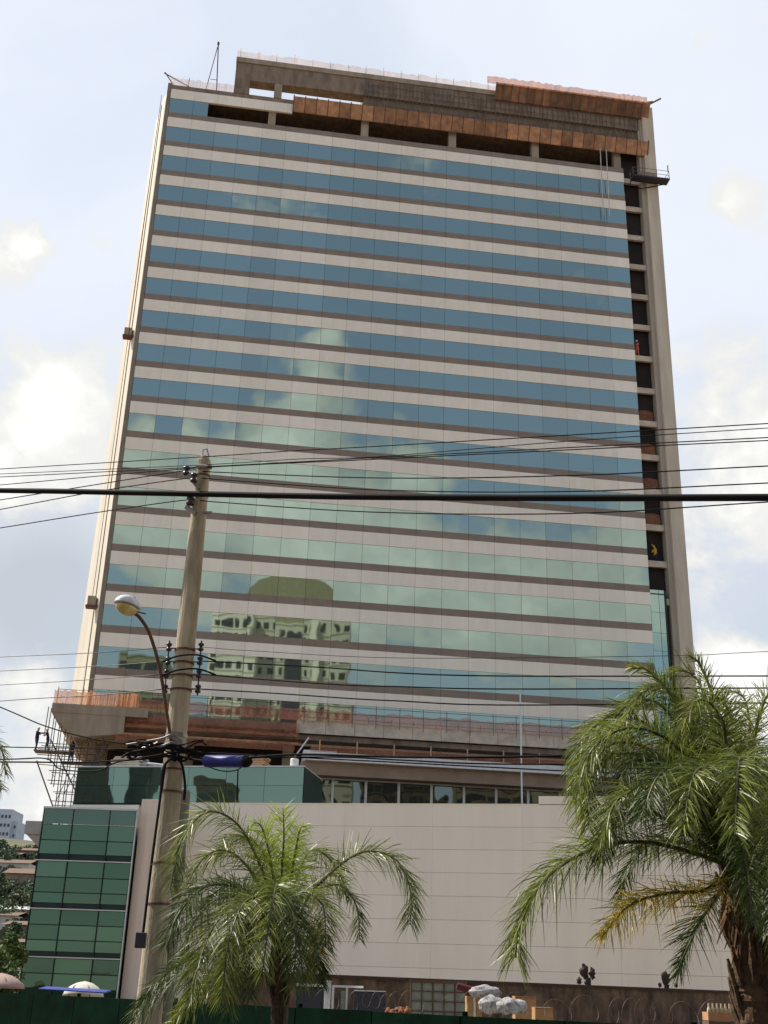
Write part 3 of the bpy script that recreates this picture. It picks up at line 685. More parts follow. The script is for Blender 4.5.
# insulators racks
def insul(mb, c, r=.045, h=.13):
    mb.lathe(c-up*h*.5, (0, 0, 1), [(0, r*.6), (h*.12, r), (h*.3, r), (h*.42, r*.5), (h*.58, r*.5), (h*.7, r), (h*.88, r), (h, r*.6)], 10)
def pw(px, py, dY=0): return at(px, py, PY+dY)
racks = [(169, 201, 647), (168, 200, 661), (166.5, 199, 674), (165, 198, 689)]
lv = []
m = MB(); sm = MB()
for xl, xr, y in racks:
    L_ = pw(xl, y, -.05); R_ = pw(xr, y, -.05); lv.append((L_, R_))
    for c_ in (L_, R_): m = MB(); insul(m, c_); m.build('insulator', M['porcelain'], pole, smooth=True)
for sd_ in (0, 1):
    a = lv[0][sd_]; b = lv[3][sd_]; sm.tube([a+up*.1, b-up*.1], .012, 6)
for y in (652, 665, 678, 692):
    z = pw(195, y).z; r = PR(z); sm.lathe((PX, PY, z), (0, 0, 1), [(0, r+.004), (0, r+.013), (.03, r+.013), (.03, r+.004)], 20)
    a = pw(167, y-3, -.06); b = pw(200, y-3, -.06); sm.tube([a, (PX-.13, PY-.1, z+.02)], .012, 5); sm.tube([b, (PX+.13, PY-.1, z+.02)], .012, 5)
sm.build('rack_bracket', M['rust'], pole)
# top brackets
m = MB(); i1 = pw(186.5, 471, -.1); i2 = pw(194, 478, -.2); i3 = pw(190, 501, -.1)
for c in (i1, i2, i3): m = MB(); insul(m, c, .06, .16); m.build('insulator', M['porcelain'], pole, smooth=True)
m = MB(); m.tube([i1-up*.02, pw(199, 489, -.12)], .035, 6); m.tube([pw(186, 507, -.1), pw(196, 514, -.12)], .04, 6); m.tube([i3, pw(196, 503, -.1)], .03, 5)
m.tube([pw(196, 466, -.12), pw(212, 467, -.12)], .04, 6); m.tube([pw(204, 513, -.1), pw(212, 513, -.1)], .03, 5); m.tube([pw(203, 456, 0), pw(203, 450, 0), pw(207, 449, 0), pw(209, 457, 0)], .012, 5)
m.build('pin_bracket', M['steel'], pole)
# service box low on the pole and vertical cable
m = MB(); c = pw(141, 938, -.3); m.box((c.x-.07, c.y-.05, c.z-.13), (c.x+.07, c.y+.05, c.z+.07)); m.build('junction_box', M['slate'], pole, bevel=.01)
m = MB(); m.tube(spline([pw(143, 934, -.28), pw(152, 860, -.27), pw(160, 800, -.26), pw(163, 771, -.25), pw(168, 761, -.25), pw(175, 758, -.25), pw(182, 765, -.25), pw(185, 785, -.22), pw(184, 800, -.2)], 8), .02, 6)
m.tube(spline([pw(172, 758, -.2), pw(166, 764, -.22), pw(162, 790, -.22)], 6), .015, 6); m.build('down_cable', M['cable'], pole)
# cable knot
m = MB(); q = random.Random(4)
for k in range(11):
    y = q.uniform(742, 760); x0 = q.uniform(118, 165); x1 = q.uniform(182, 212)
    m.tube(spline([pw(x0, y+q.uniform(-4, 4), -.2), pw(x0+12, y+q.uniform(-6, 6), -.25), pw(172, 752+q.uniform(-8, 6), -.3), pw(x1-8, y+q.uniform(-6, 6), -.25), pw(x1, y+q.uniform(-4, 4), -.2)], 6), q.choice((.009, .012, .018)), 5)
m.build('cable_knot', M['cable'], pole)
m = MB()
for k in range(7):
    y = q.uniform(738, 760); m.tube(spline([pw(q.uniform(125, 150), y+6, -.2), pw(160, y, -.3), pw(172, y-4, -.3), pw(182, y+2, -.25)], 5), .007, 5)
for y in (738, 746): z = pw(176, y).z; m.lathe((PX, PY, z), (0, 0, 1), [(0, .15), (0, .165), (.06, .165), (.06, .15)], 16)
m.build('cable_clamp', M['steel'], pole)

# street lamp
lamp = thing('street_lamp', pw(171, 745, -.2), 'white-hooded street lamp on a curved rusty arm beside the pole', 'street lamp')
m = MB(); m.tube(spline([pw(173, 752, -.2), pw(167, 715, -.25), pw(160, 670, -.3), pw(150, 635, -.4), pw(140, 618, -.5), pw(132, 612, -.55)], 8), .026, 8); m.build('arm', M['rust'], lamp, smooth=True)
lc = pw(128, 606, -.65)
lx = (pw(141, 611, -.45)-pw(114, 600, -.85)).normalized(); ly = lx.cross(up).normalized(); lz = ly.cross(lx).normalized()
if lz.z < 0: lz = -lz
def ell(mb, c, ax, z0, z1, seg=16, ring=8, flat=1.0):
    base = len(mb.v)
    for i in range(ring+1):
        ph = z0+(z1-z0)*i/ring
        for j in range(seg):
            an = 2*math.pi*j/seg; tap = 1-.22*math.cos(an)
            p = c+lx*ax[0]*math.cos(ph)*math.cos(an)+ly*ax[1]*math.cos(ph)*math.sin(an)*tap+lz*ax[2]*math.sin(ph); mb.v.append(tuple(p))
    for i in range(ring):
        for j in range(seg):
            a = base+i*seg+j; b = base+i*seg+(j+1) % seg; mb.f.append((a, b, b+seg, a+seg)); mb.mi.append(0)
m = MB(); ell(m, lc+lz*.01, (.23, .14, .15), 0, math.pi/2); ell(m, lc+lz*.01, (.235, .145, .02), -math.pi/2, 0); m.build('housing', M['lampwhite'], lamp, smooth=True)
m = MB(); ell(m, lc-lz*.02-lx*.01, (.19, .115, .13), -math.pi/2, 0); m.build('bowl', M['lampglass'], lamp, smooth=True)
m = MB(); m.lathe(lc+lx*.08+lz*.11, lz, [(0, .03), (.05, .028), (.06, .015)], 10); m.build('photocell', M['navy'], lamp)
m = MB(); m.tube([pw(122, 614, -.6), pw(131, 610.5, -.55), pw(146, 614, -.5)], .012, 5); m.tube([lc+lx*.17, pw(134, 612, -.54)], .03, 8); m.build('clamp', M['rust'], lamp)

# ---------------------------------------------------------------- overhead wires
WK = -.5
def wirept(px, py, dY=0):
    r = ray(px, py)          # plane Y = PY + WK*(X-PX) + dY
    t = (PY+dY-WK*PX)/(r.y-WK*r.x); p = r*t; return V((p.x, p.y, p.z+EZ))
def wire(pts, r, label, mt='cable', name='overhead_wire', dY=-.1, ext=(True, True), group='overhead wires at the pole', cat='wire'):
    P = [wirept(x, y, dY) for x, y in pts]
    if ext[0]: d = (P[0]-P[1]).normalized(); P = [P[0]+d*9+up*.1, P[0]+d*4] + P
    if ext[1]: d = (P[-1]-P[-2]).normalized(); P = P+[P[-1]+d*3.5, P[-1]+d*7+up*.1]
    m = MB(); m.tube(spline(P, 6), r, 6); o = m.build(name, M[mt], None, smooth=True); return tag(o, label, cat, group)
wire([(0, 469), (200, 457), (290, 451), (370, 446.7), (570, 435), (768, 423.5)], .0075, 'thin wire highest across the tower, passing over the pole top')
wire([(0, 474), (200, 465), (300, 459), (380, 456.5), (570, 441), (768, 428)], .006, 'faint thin wire just below the highest wire')
wire([(0, 477), (200, 467), (370, 458), (570, 447.5), (768, 437.5)], .0075, 'upper wire of the close reddish pair right of the pole')
wire([(0, 485), (190, 468.5), (370, 459.5), (570, 449.8), (768, 440.5)], .0075, 'lower wire of the close reddish pair right of the pole')
wire([(0, 500), (100, 484), (187, 470.5), (212, 472), (380, 478), (570, 475.5), (768, 466)], .0085, 'wire tied to the upper left pin insulator of the pole')
wire([(0, 509.5), (100, 491), (194, 477.5), (212, 479), (380, 490), (570, 491.5), (768, 483)], .0085, 'wire tied to the insulator on the angled top bracket')
wire([(0, 528), (100, 512), (190, 499.5), (210, 501.5), (370, 512), (570, 513.5), (768, 502)], .0085, 'wire tied to lower insulator just under thick black cable')
wire([(0, 490.5), (60, 491.3), (120, 492.5), (200, 494), (300, 496), (380, 497), (570, 498), (768, 497.5)], .047, 'thick black bundled cable crossing the whole picture', name='overhead_cable', cat='cable', dY=-.25)
wire([(201, 647), (255, 651), (400, 658), (660, 656), (768, 651.5)], .004, 'very thin wire leaving the topmost rack insulator rightwards', ext=(False, True), mt='wire', dY=-.05)
wire([(200, 661), (260, 664), (330, 668), (400, 673), (500, 676), (768, 676)], .0095, 'upper of three black wires crossing in front of the right palm', ext=(False, True), dY=-.05)
wire([(199, 674), (270, 680), (345, 685), (400, 686.6), (500, 689), (768, 688)], .0095, 'middle of three black wires crossing in front of the right palm', ext=(False, True), dY=-.05)
wire([(198, 689), (270, 693), (350, 698.5), (400, 701), (500, 705), (768, 703)], .0095, 'lower of three black wires crossing in front of the right palm', ext=(False, True), dY=-.05)
wire([(0, 657), (100, 652.5), (169, 647)], .006, 'wire from topmost rack insulator going left across the sky', ext=(True, False), mt='wire', dY=-.05)
wire([(0, 671), (100, 666), (168, 661)], .006, 'wire from second rack insulator going left across the sky', ext=(True, False), mt='wire', dY=-.05)
wire([(0, 685), (70, 681), (166.5, 674)], .006, 'wire from third rack insulator going left across the sky', ext=(True, False), mt='wire', dY=-.05)
wire([(0, 701), (35, 698.5), (100, 695), (165, 689)], .0075, 'wire from lowest rack insulator going left across the terrace net', ext=(True, False), mt='wire', dY=-.05)
wire([(245, 758), (300, 754.5), (400, 757), (500, 757), (590, 755), (680, 753), (768, 748)], .017, 'heavy black cable right of the blue splice across right palm', name='overhead_cable', cat='cable', ext=(False, True), dY=-.2)
wire([(176, 756), (200, 758), (330, 757), (400, 760), (500, 764), (768, 764)], .011, 'thin cable crossing just below the heavy cable', name='overhead_cable', cat='cable', ext=(False, True), dY=-.12)
wire([(178, 751), (290, 757), (390, 762), (590, 772), (768, 777)], .009, 'sagging thin cable descending rightwards over the white fascia', name='overhead_cable', cat='cable', ext=(False, True), dY=-.12)
wire([(0, 747), (90, 748.5), (172, 750)], .009, 'level cable left of pole at the height of the workers', name='overhead_cable', cat='cable', ext=(True, False), dY=-.1)
wire([(0, 762), (90, 762), (172, 757)], .013, 'black cable left of pole just above the teal glass', name='overhead_cable', cat='cable', ext=(True, False), dY=-.1)
wire([(0, 759.5), (45, 758.5), (58, 768), (75, 771), (100, 770.5), (118, 762), (170, 753)], .011, 'cable with a drooping loop left of the pole', name='overhead_cable', cat='cable', ext=(True, False), dY=-.15)
wire([(0, 707), (48, 727), (100, 740), (170, 749)], .011, 'cable sloping down from upper left to the pole knot', name='overhead_cable', cat='cable', ext=(True, False), dY=-.1)
# jumper leads round the pole
for y0, lb in ((658, 'upper'), (672, 'lower')):
    m = MB(); m.tube(spline([pw(162, y0+4, -.3), pw(178, y0-2, -.35), pw(198, y0-3, -.35), pw(216, y0+3, -.3)], 8), .014, 6); tag(m.build('jumper_lead', M['cable'], None, smooth=True), lb+' black jumper lead curving round the front of the pole', 'wire')
# blue splice
t = thing('splice_case', wirept(205, 761, -.2), 'bright blue cylindrical cable splice hanging right of the pole', 'splice case')
a, b = wirept(205, 761, -.2), wirept(245, 761.5, -.2); ax = (b-a); Ls = ax.length
m = MB(); m.lathe(a, ax, [(0, .05), (0, .075), (.02, .085), (Ls*.08, .085), (Ls*.5, .088), (Ls*.92, .085), (Ls-.02, .085), (Ls, .075), (Ls, .05)], 18); m.build('case', M['blue'], t, smooth=False)
m = MB(); m.lathe(b-ax.normalized()*.01, ax, [(0, .08), (.02, .088), (.08, .07), (.12, .03)], 12); m.build('end_cap', M['cable'], t); m = MB(); m.tube([wirept(178, 756, -.2), wirept(190, 759, -.2), a], .02, 6); m.build('lead_in', M['cable'], t)
m = MB(); m.tube(spline([wirept(206, 766, -.2), wirept(222, 771, -.2), wirept(237, 770, -.2), wirept(247, 762, -.2)], 8), .008, 5); m.tube([wirept(238, 770, -.2), wirept(237, 800, -.2)], .01, 5); m.build('drop_wire', M['cable'], t)

# ---------------------------------------------------------------- hoarding, wall, razor wire
hb = thing('hoarding', FA, 'very dark green hoarding along the bottom of the picture', 'fence')
m = MB(); t_ = -40
while t_ < 60:
    m.hexa([fl(t_+.01, .05, .13), fl(t_+2.2, .05, .13), fl(t_+2.2, 0, .13), fl(t_+.01, 0, .13), fl(t_+.01, .05, 1.38+rnd.uniform(-.012, .012)), fl(t_+2.2, .05, 1.38+rnd.uniform(-.012, .012)), fl(t_+2.2, 0, 1.38), fl(t_+.01, 0, 1.38)]); t_ += 2.22
m.build('panel', M['hoard'], hb)
m = MB(); t_ = -40
while t_ < 60: m.tube([fl(t_, -.06, 0), fl(t_, -.06, 1.45)], .05, 6); t_ += 4.44
m.build('post', M['hoard'], hb)
# razor wire coil on the hoarding
m = MB(); pts = []; T0 = 14.0; T1 = 40.0; t_ = T0; ang = 0
while t_ < T1:
    rr0 = .17+.03*math.sin(t_*3.1)+.015*math.sin(t_*11); pts.append(fl(t_, .0+rr0*math.cos(ang), 1.57+.02*math.sin(t_*5)+rr0*math.sin(ang))); ang += .42; t_ += .026*(1+.45*math.sin(t_*2.3))
m.tube(pts, .0022, 4); t = m.build('razor_wire', M['tube']); tag(t, 'loose coils of razor wire along the top of green hoarding', 'razor wire')
# back wall
BA, BB = at(320, 975, 34), at(700, 990, 42); BA.z = 0; BB.z = 0; bd = (BB-BA).normalized(); bn = V((bd.y, -bd.x, 0))
def bl(t, o, z): return BA+bd*t+bn*o+V((0, 0, z))
bw = thing('boundary_wall', BA, 'low stained brown boundary wall in front of the pale podium', 'wall')
m = MB(); m.hexa([bl(-3.5, 0, 0), bl(30, 0, 0), bl(30, -.2, 0), bl(-3.5, -.2, 0), bl(-3.5, 0, 2.02), bl(30, 0, 2.02), bl(30, -.2, 2.02), bl(-3.5, -.2, 2.02)]); m.build('wall', M['brickwall'], bw)
m = MB(); t_ = -3.5
while t_ < 30: m.hexa([bl(t_+.01, .04, 2.02), bl(t_+1, .04, 2.02), bl(t_+1, -.24, 2.02), bl(t_+.01, -.24, 2.02), bl(t_+.01, .04, 2.11), bl(t_+1, .04, 2.11), bl(t_+1, -.24, 2.11), bl(t_+.01, -.24, 2.11)]); t_ += 1.01
m.build('coping', M['cope'], bw)
# prickly pears behind the wall
for (pxs, lb) in (([(584, 972, .17, .2), (592, 974, .12, .16), (579, 981, .1, .1), (588, 984, .13, .2)], 'dark prickly pear with three pads above boundary wall under yellow fronds'), ([(666, 978, .16, .2), (660, 985, .07, .07), (676, 985, .07, .07), (667, 990, .1, .2)], 'dark round-topped prickly pear above boundary wall nearer the right palm trunk')):
    b0 = at(pxs[0][0], pxs[0][1], 43); t = thing('prickly_pear', (b0.x, b0.y, 0), lb, 'cactus')
    m = MB()
    for x, y, rx, rz in pxs: m.blob(at(x, y, 43), (rx*.85, .05, rz), 14, 10, .9)
    m.build('pad', M['cactus'], t, smooth=True)
    m = MB(); m.tube([(b0.x+.1, b0.y, 0), (b0.x+.1, b0.y, b0.z-.4)], .08, 6); m.build('stem', M['cactus'], t)

# loading platform and what stands on it
PZ = 1.18
def pl(px, Y): p = at(px, 1000, Y); return V((p.x, Y, PZ))
a, b = pl(255, 27.5), pl(760, 27.5)
m = MB(); m.hexa([fl(12.0, -.25, 0), fl(20.5, -.25, 0), fl(20.5, -6, 0), fl(12.0, -6, 0), fl(12.0, -.25, PZ), fl(20.5, -.25, PZ), fl(20.5, -6, PZ), fl(12.0, -6, PZ)]); tag(m.build('platform', M['pavement']), kind='structure')
def junkbox(px0, px1, ytop, Y, mt, name, label, cat, group=None, dep=.5, detail=None):
    p0, p1 = at(px0, ytop, Y), at(px1, ytop, Y); t = thing(name, (p0.x*.5+p1.x*.5, Y, PZ), label, cat, group)
    m = MB(); m.box((p0.x, Y, PZ), (p1.x, Y+dep, p0.z)); m.build('body', M[mt], t, bevel=.012); return t, p0, p1
t, p0, p1 = junkbox(296, 324, 986, 25, 'slate', 'cabinet', 'dark blue-grey cabinet standing just right of left palm trunk', 'cabinet'); m = MB(); m.box((p0.x-.02, 24.95, p0.z), (p1.x+.02, 25.5, p0.z+.05)); m.build('top', M['whitep'], t)
m = MB(); m.box((p0.x+.04, 24.985, PZ+.05), (p1.x-.04, 24.998, p0.z-.05)); m.build('door', M['slate'], t)
a, b = at(325, 982, 24.6), at(331, 982, 24.6); t = thing('post', (a.x, 24.6, PZ), 'short white post beside the dark cabinet', 'post'); m = MB(); m.box((a.x, 24.6, PZ), (b.x, 24.72, a.z)); m.build('shaft', M['whitep'], t, bevel=.01); m = MB(); m.box((a.x-.02, 24.58, a.z), (b.x+.02, 24.74, a.z+.03)); m.build('cap', M['whitep'], t)
a, b = at(332, 985, 25), at(351, 987, 25); t = thing('frame', (a.x, 25, PZ), 'white metal frame with pale panel leaning between the post and dark box', 'frame')
m = MB(); m.box((a.x, 25, a.z-.04), (b.x+.25, 25.05, a.z)); m.box((a.x, 25, PZ), (a.x+.05, 25.05, a.z-.041)); m.box((b.x-.1, 25, PZ), (b.x-.06, 25.05, a.z-.041)); m.build('rail', M['whitep'], t); m = MB(); m.box((a.x+.19, 25.02, PZ), (b.x-.11, 25.04, a.z-.1)); m.build('panel', M['paleg'], t)
t, p0, p1 = junkbox(354, 386, 991, 24.6, 'slate', 'box', 'wide low dark box with a pale lid edge left of orange cloth', 'box'); m = MB(); m.box((p0.x, 24.58, p0.z), (p1.x, 25.1, p0.z+.02)); m.build('lid', M['whitep'], t)
q = random.Random(8)
c = at(399, 1006, 24.2); m = MB()
for k in range(11): m.blob((c.x+q.uniform(-.22, .22), 24.2+q.uniform(-.12, .12), PZ+.06+q.uniform(0, .16)), (q.uniform(.06, .13), .08, q.uniform(.04, .09)), 10, 7, 1.3)
tag(m.build('cloth_heap', M['orange'], None, smooth=True), 'crumpled orange heap of cloth left of the pale mesh panel', 'cloth')
a, b = at(411, 981, 25.6), at(466, 983, 25.6); t = thing('mesh_panel', (a.x, 25.6, PZ), 'pale green framed mesh panel standing left of the sacks', 'panel')
m = MB(); m.box((a.x, 25.62, PZ), (b.x, 25.64, a.z-.02)); m.build('sheet', M['paleg'], t)
m = MB(); m.box((a.x-.02, 25.55, a.z-.03), (b.x+.02, 25.66, a.z+.03))
for k in range(6): x = a.x+(b.x-a.x)*k/5; m.tube([(x, 25.6, PZ), (x, 25.6, a.z-.03)], .015, 5)
for k in range(1, 4): z = PZ+(a.z-PZ)*k/4; m.tube([(a.x, 25.59, z), (b.x, 25.59, z)], .012, 5)
m.build('frame', M['bark'], t)
a, b = at(457, 986, 24.6), at(474, 991, 24.6); m = MB(); m.tube([a, b], .07, 12); tag(m.build('cloth_roll', M['maroon']), 'dark red roll lying between the mesh panel and white sack', 'roll')
def sack(px0, y0, px1, y1, Y, lb):
    a, b = at(px0, y0, Y), at(px1, y1, Y); c = (a+b)*.5; m = MB(); m.blob(c, (abs(b.x-a.x)*.55, .2, abs(a.z-b.z)*.5), 22, 14, .38); o = m.build('sack', M['sack'], None, smooth=True); tag(o, lb, 'sack', 'bulging white sacks on the platform')
t, p0, p1 = junkbox(467, 482, 996, 24.5, 'cardboard', 'cardboard_box', 'tall cardboard box under the upper white sack', 'box', 'cardboard boxes on the platform'); m = MB(); m.box(((p0.x+p1.x)/2-.02, 24.49, PZ+.02), ((p0.x+p1.x)/2+.02, 24.499, p0.z-.02)); m.build('tape', M['whitep'], t)
sack(471, 985, 500, 999, 24.3, 'upper bulging white sack resting on the cardboard box'); sack(480, 996, 505, 1014, 24.0, 'lower left patterned white sack below the upper sack'); sack(498, 998, 526, 1015, 23.8, 'patterned white sack lowest at the right end of the heap')
t, p0, p1 = junkbox(515, 536, 997, 25.2, 'cardboard', 'cardboard_box', 'large brown cardboard box behind the right-hand sack', 'box', 'cardboard boxes on the platform'); m = MB(); m.box((p0.x, 25.18, p0.z), (p1.x, 25.72, p0.z+.02)); m.build('lid', M['cardboard'], t)
t, p0, p1 = junkbox(535, 553, 1008, 24.2, 'cardboard', 'cardboard_box', 'small low cardboard box at the right end of the heap', 'box', 'cardboard boxes on the platform'); m = MB(); m.box((p0.x, 24.18, p0.z), (p1.x, 24.72, p0.z+.015)); m.build('lid', M['cardboard'], t)
# crate of bottles at the right
c0, c1 = at(708, 1012, 21), at(736, 1012, 21); t = thing('crate', (c0.x, 21, 0), 'red-brown crate of pale bottles beside right palm trunk', 'crate')
m = MB(); m.box((c0.x, 21, 0), (c1.x, 21.4, c0.z-.14)); m.build('stand', M['bark'], t)
m = MB(); m.box((c0.x, 21, c0.z-.13), (c1.x, 21.03, c0.z)); m.box((c0.x, 21.35, c0.z-.13), (c1.x, 21.38, c0.z)); m.box((c0.x, 21.031, c0.z-.13), (c0.x+.03, 21.349, c0.z)); m.box((c1.x-.03, 21.031, c0.z-.13), (c1.x, 21.349, c0.z)); m.build('body', M['redply'], t)
for k in range(6):
    m = MB(); x = c0.x+.06+k*(c1.x-c0.x-.12)/5; m.lathe((x, 21.15, c0.z-.12), (0, 0, 1), [(0, .035), (.16, .035), (.2, .018), (.26, .015)], 8); m.build('bottle', M['bottle'], t)

# parasols left
def parasol(px, py, Y, r, mt, lb):
    p = at(px, py, Y); t = thing('parasol', (p.x, Y, 0), lb, 'parasol'); m = MB()
    m._lathe(V((p.x, Y, p.z-.42)), up, [(0, r), (.12, r*.93), (.26, r*.7), (.36, r*.4), (.42, .02)], 12, 0); m.build('canopy', M[mt], t, smooth=True)
    m = MB(); m.tube([(p.x, Y, 0), (p.x, Y, p.z-.1)], .025, 8); m.build('pole', M['alu'], t)
    m = MB()
    for k in range(6):
        an = math.pi*k/3; m.tube([(p.x+.01*math.cos(an), Y+.01*math.sin(an), p.z+.01), (p.x+r*.72*math.cos(an), Y+r*.72*math.sin(an), p.z-.155), (p.x+r*math.cos(an), Y+r*math.sin(an), p.z-.41)], .012, 4)
    m.build('rib', M['rust'], t)
parasol(85, 981, 37, .62, 'parasol', 'cream domed parasol top just above the green hoarding')
parasol(2, 973, 37, .75, 'parasol_pink', 'pinkish ribbed parasol top at far left edge above hoarding')
a, b = at(38, 989.5, 35.8), at(104, 993.5, 35.2); m = MB(); m.hexa([a, b, b+V((0, .9, .05)), a+V((0, .9, .05)), a+up*.03, b+up*.03, b+V((0, .9, .09)), a+V((0, .9, .09))]); t = m.build('tarpaulin', M['tarp']); tag(t, 'blue tarpaulin stretched in front of the cream parasol', 'tarpaulin')

# ---------------------------------------------------------------- palms
def frond(parent, P, mats, rng, n=64, L=.5, w=.014, droop=.55, fluff=.5, t0=.1, stalk=.02, asym=1.0, drag=.0):
    pts = spline(P, 14); N_ = len(pts); st = MB(); lf = MB()
    st.tube(pts, [stalk*(1-.75*k/(N_-1)) for k in range(N_)], 6)
    cum = [0]
    for k in range(1, N_): cum.append(cum[-1]+(pts[k]-pts[k-1]).length)
    tot = cum[-1]
    def sample(t):
        d = t*tot; k = 0
        while k < N_-2 and cum[k+1] < d: k += 1
        u = (d-cum[k])/max(cum[k+1]-cum[k], 1e-6); return pts[k].lerp(pts[k+1], u), (pts[min(k+2, N_-1)]-pts[max(k-1, 0)]).normalized()
    n = int(n*1.2)
    for i in range(n):
        t = t0+(1-t0)*(i+rng.uniform(-.3, .3))/n; t = min(max(t, t0), .995)
        p, T = sample(t); S = T.cross(up)
        if S.length < .2: S = T.cross(V((.3, 1, 0)))
        S.normalize(); U = S.cross(T).normalized()
        prof = (.45+.55*math.sin(min(1, (t-t0)/(.35))*math.pi/2))*(1-.62*max(0, (t-.55)/.45)**1.4)
        for sg in (-1, 1):
            for rep in range(3):
                el = rng.uniform(-1.3, 2.1)*fluff; fw = .3+.9*t*rng.uniform(.4, 1.4)
                d = (S*sg*math.cos(el)+U*math.sin(el)+T*fw).normalized()
                ln = L*prof*rng.uniform(.6, 1.12); ww = w*.42*rng.uniform(.7, 1.2)
                wv = (T - d*T.dot(d)); tw_ = rng.uniform(-1.1, 1.1); wv = (wv.normalized()*math.cos(tw_)+U*math.sin(tw_)).normalized()
                dr = droop*.75*rng.uniform(.2, 1.9)
                prev = None; base = len(lf.v)
                ks = (0, .22, .5, .78, 1.0); wd = (.45, 1, .95, .6, .03)
                for kk, kw in zip(ks, wd):
                    c = p+d*ln*(kk-.28*dr*kk*kk*.5)-up*dr*ln*kk*kk*.62
                    lf.v.append(tuple(c-wv*ww*kw)); lf.v.append(tuple(c+wv*ww*kw))
                for k in range(4):
                    b_ = base+2*k; lf.f.append((b_, b_+1, b_+3, b_+2)); lf.mi.append(0)
    o = lf.build('frond', mats[0], parent); s_ = st.build('stalk', M['rachis'], o)
    s_.location = (0, 0, 0)
    # child vertices were built in world space, bring them into the frond's frame
    s_.data.transform(Matrix.Translation(-parent.location)); 
    return o
def palm_trunk(parent, pts, radii, rng, boots=True, rings=30):
    pp = spline(pts, 10); n = len(pp); rr = []
    for k in range(n):
        u = k/(n-1)*(len(radii)-1); i = min(int(u), len(radii)-2); rr.append((radii[i]+(radii[i+1]-radii[i])*(u-i))*(1+.05*math.sin(k*2.3)+rng.uniform(-.03, .03)))
    m = MB(); m.tube(pp, rr, 14); m.build('trunk', M['boot'], parent)
    if boots:
        m = MB()
        for k in range(rings):
            u = rng.uniform(.25, 1); i = min(int(u*(n-1)), n-2); c = pp[i]; T = (pp[i+1]-pp[i]).normalized(); an = rng.uniform(0, 6.28)
            r = rr[i]; d = V((math.cos(an), math.sin(an), 0)); b0 = c+d*r*.85; ln = rng.uniform(.08, .22)*max(.6, r/.12)
            m.tube([b0-T*ln*.6, b0+d*r*.28, b0+d*r*.55+T*ln], [r*.34, r*.26, r*.1], 5)
        m.build('leaf_base', M['boot'], parent)

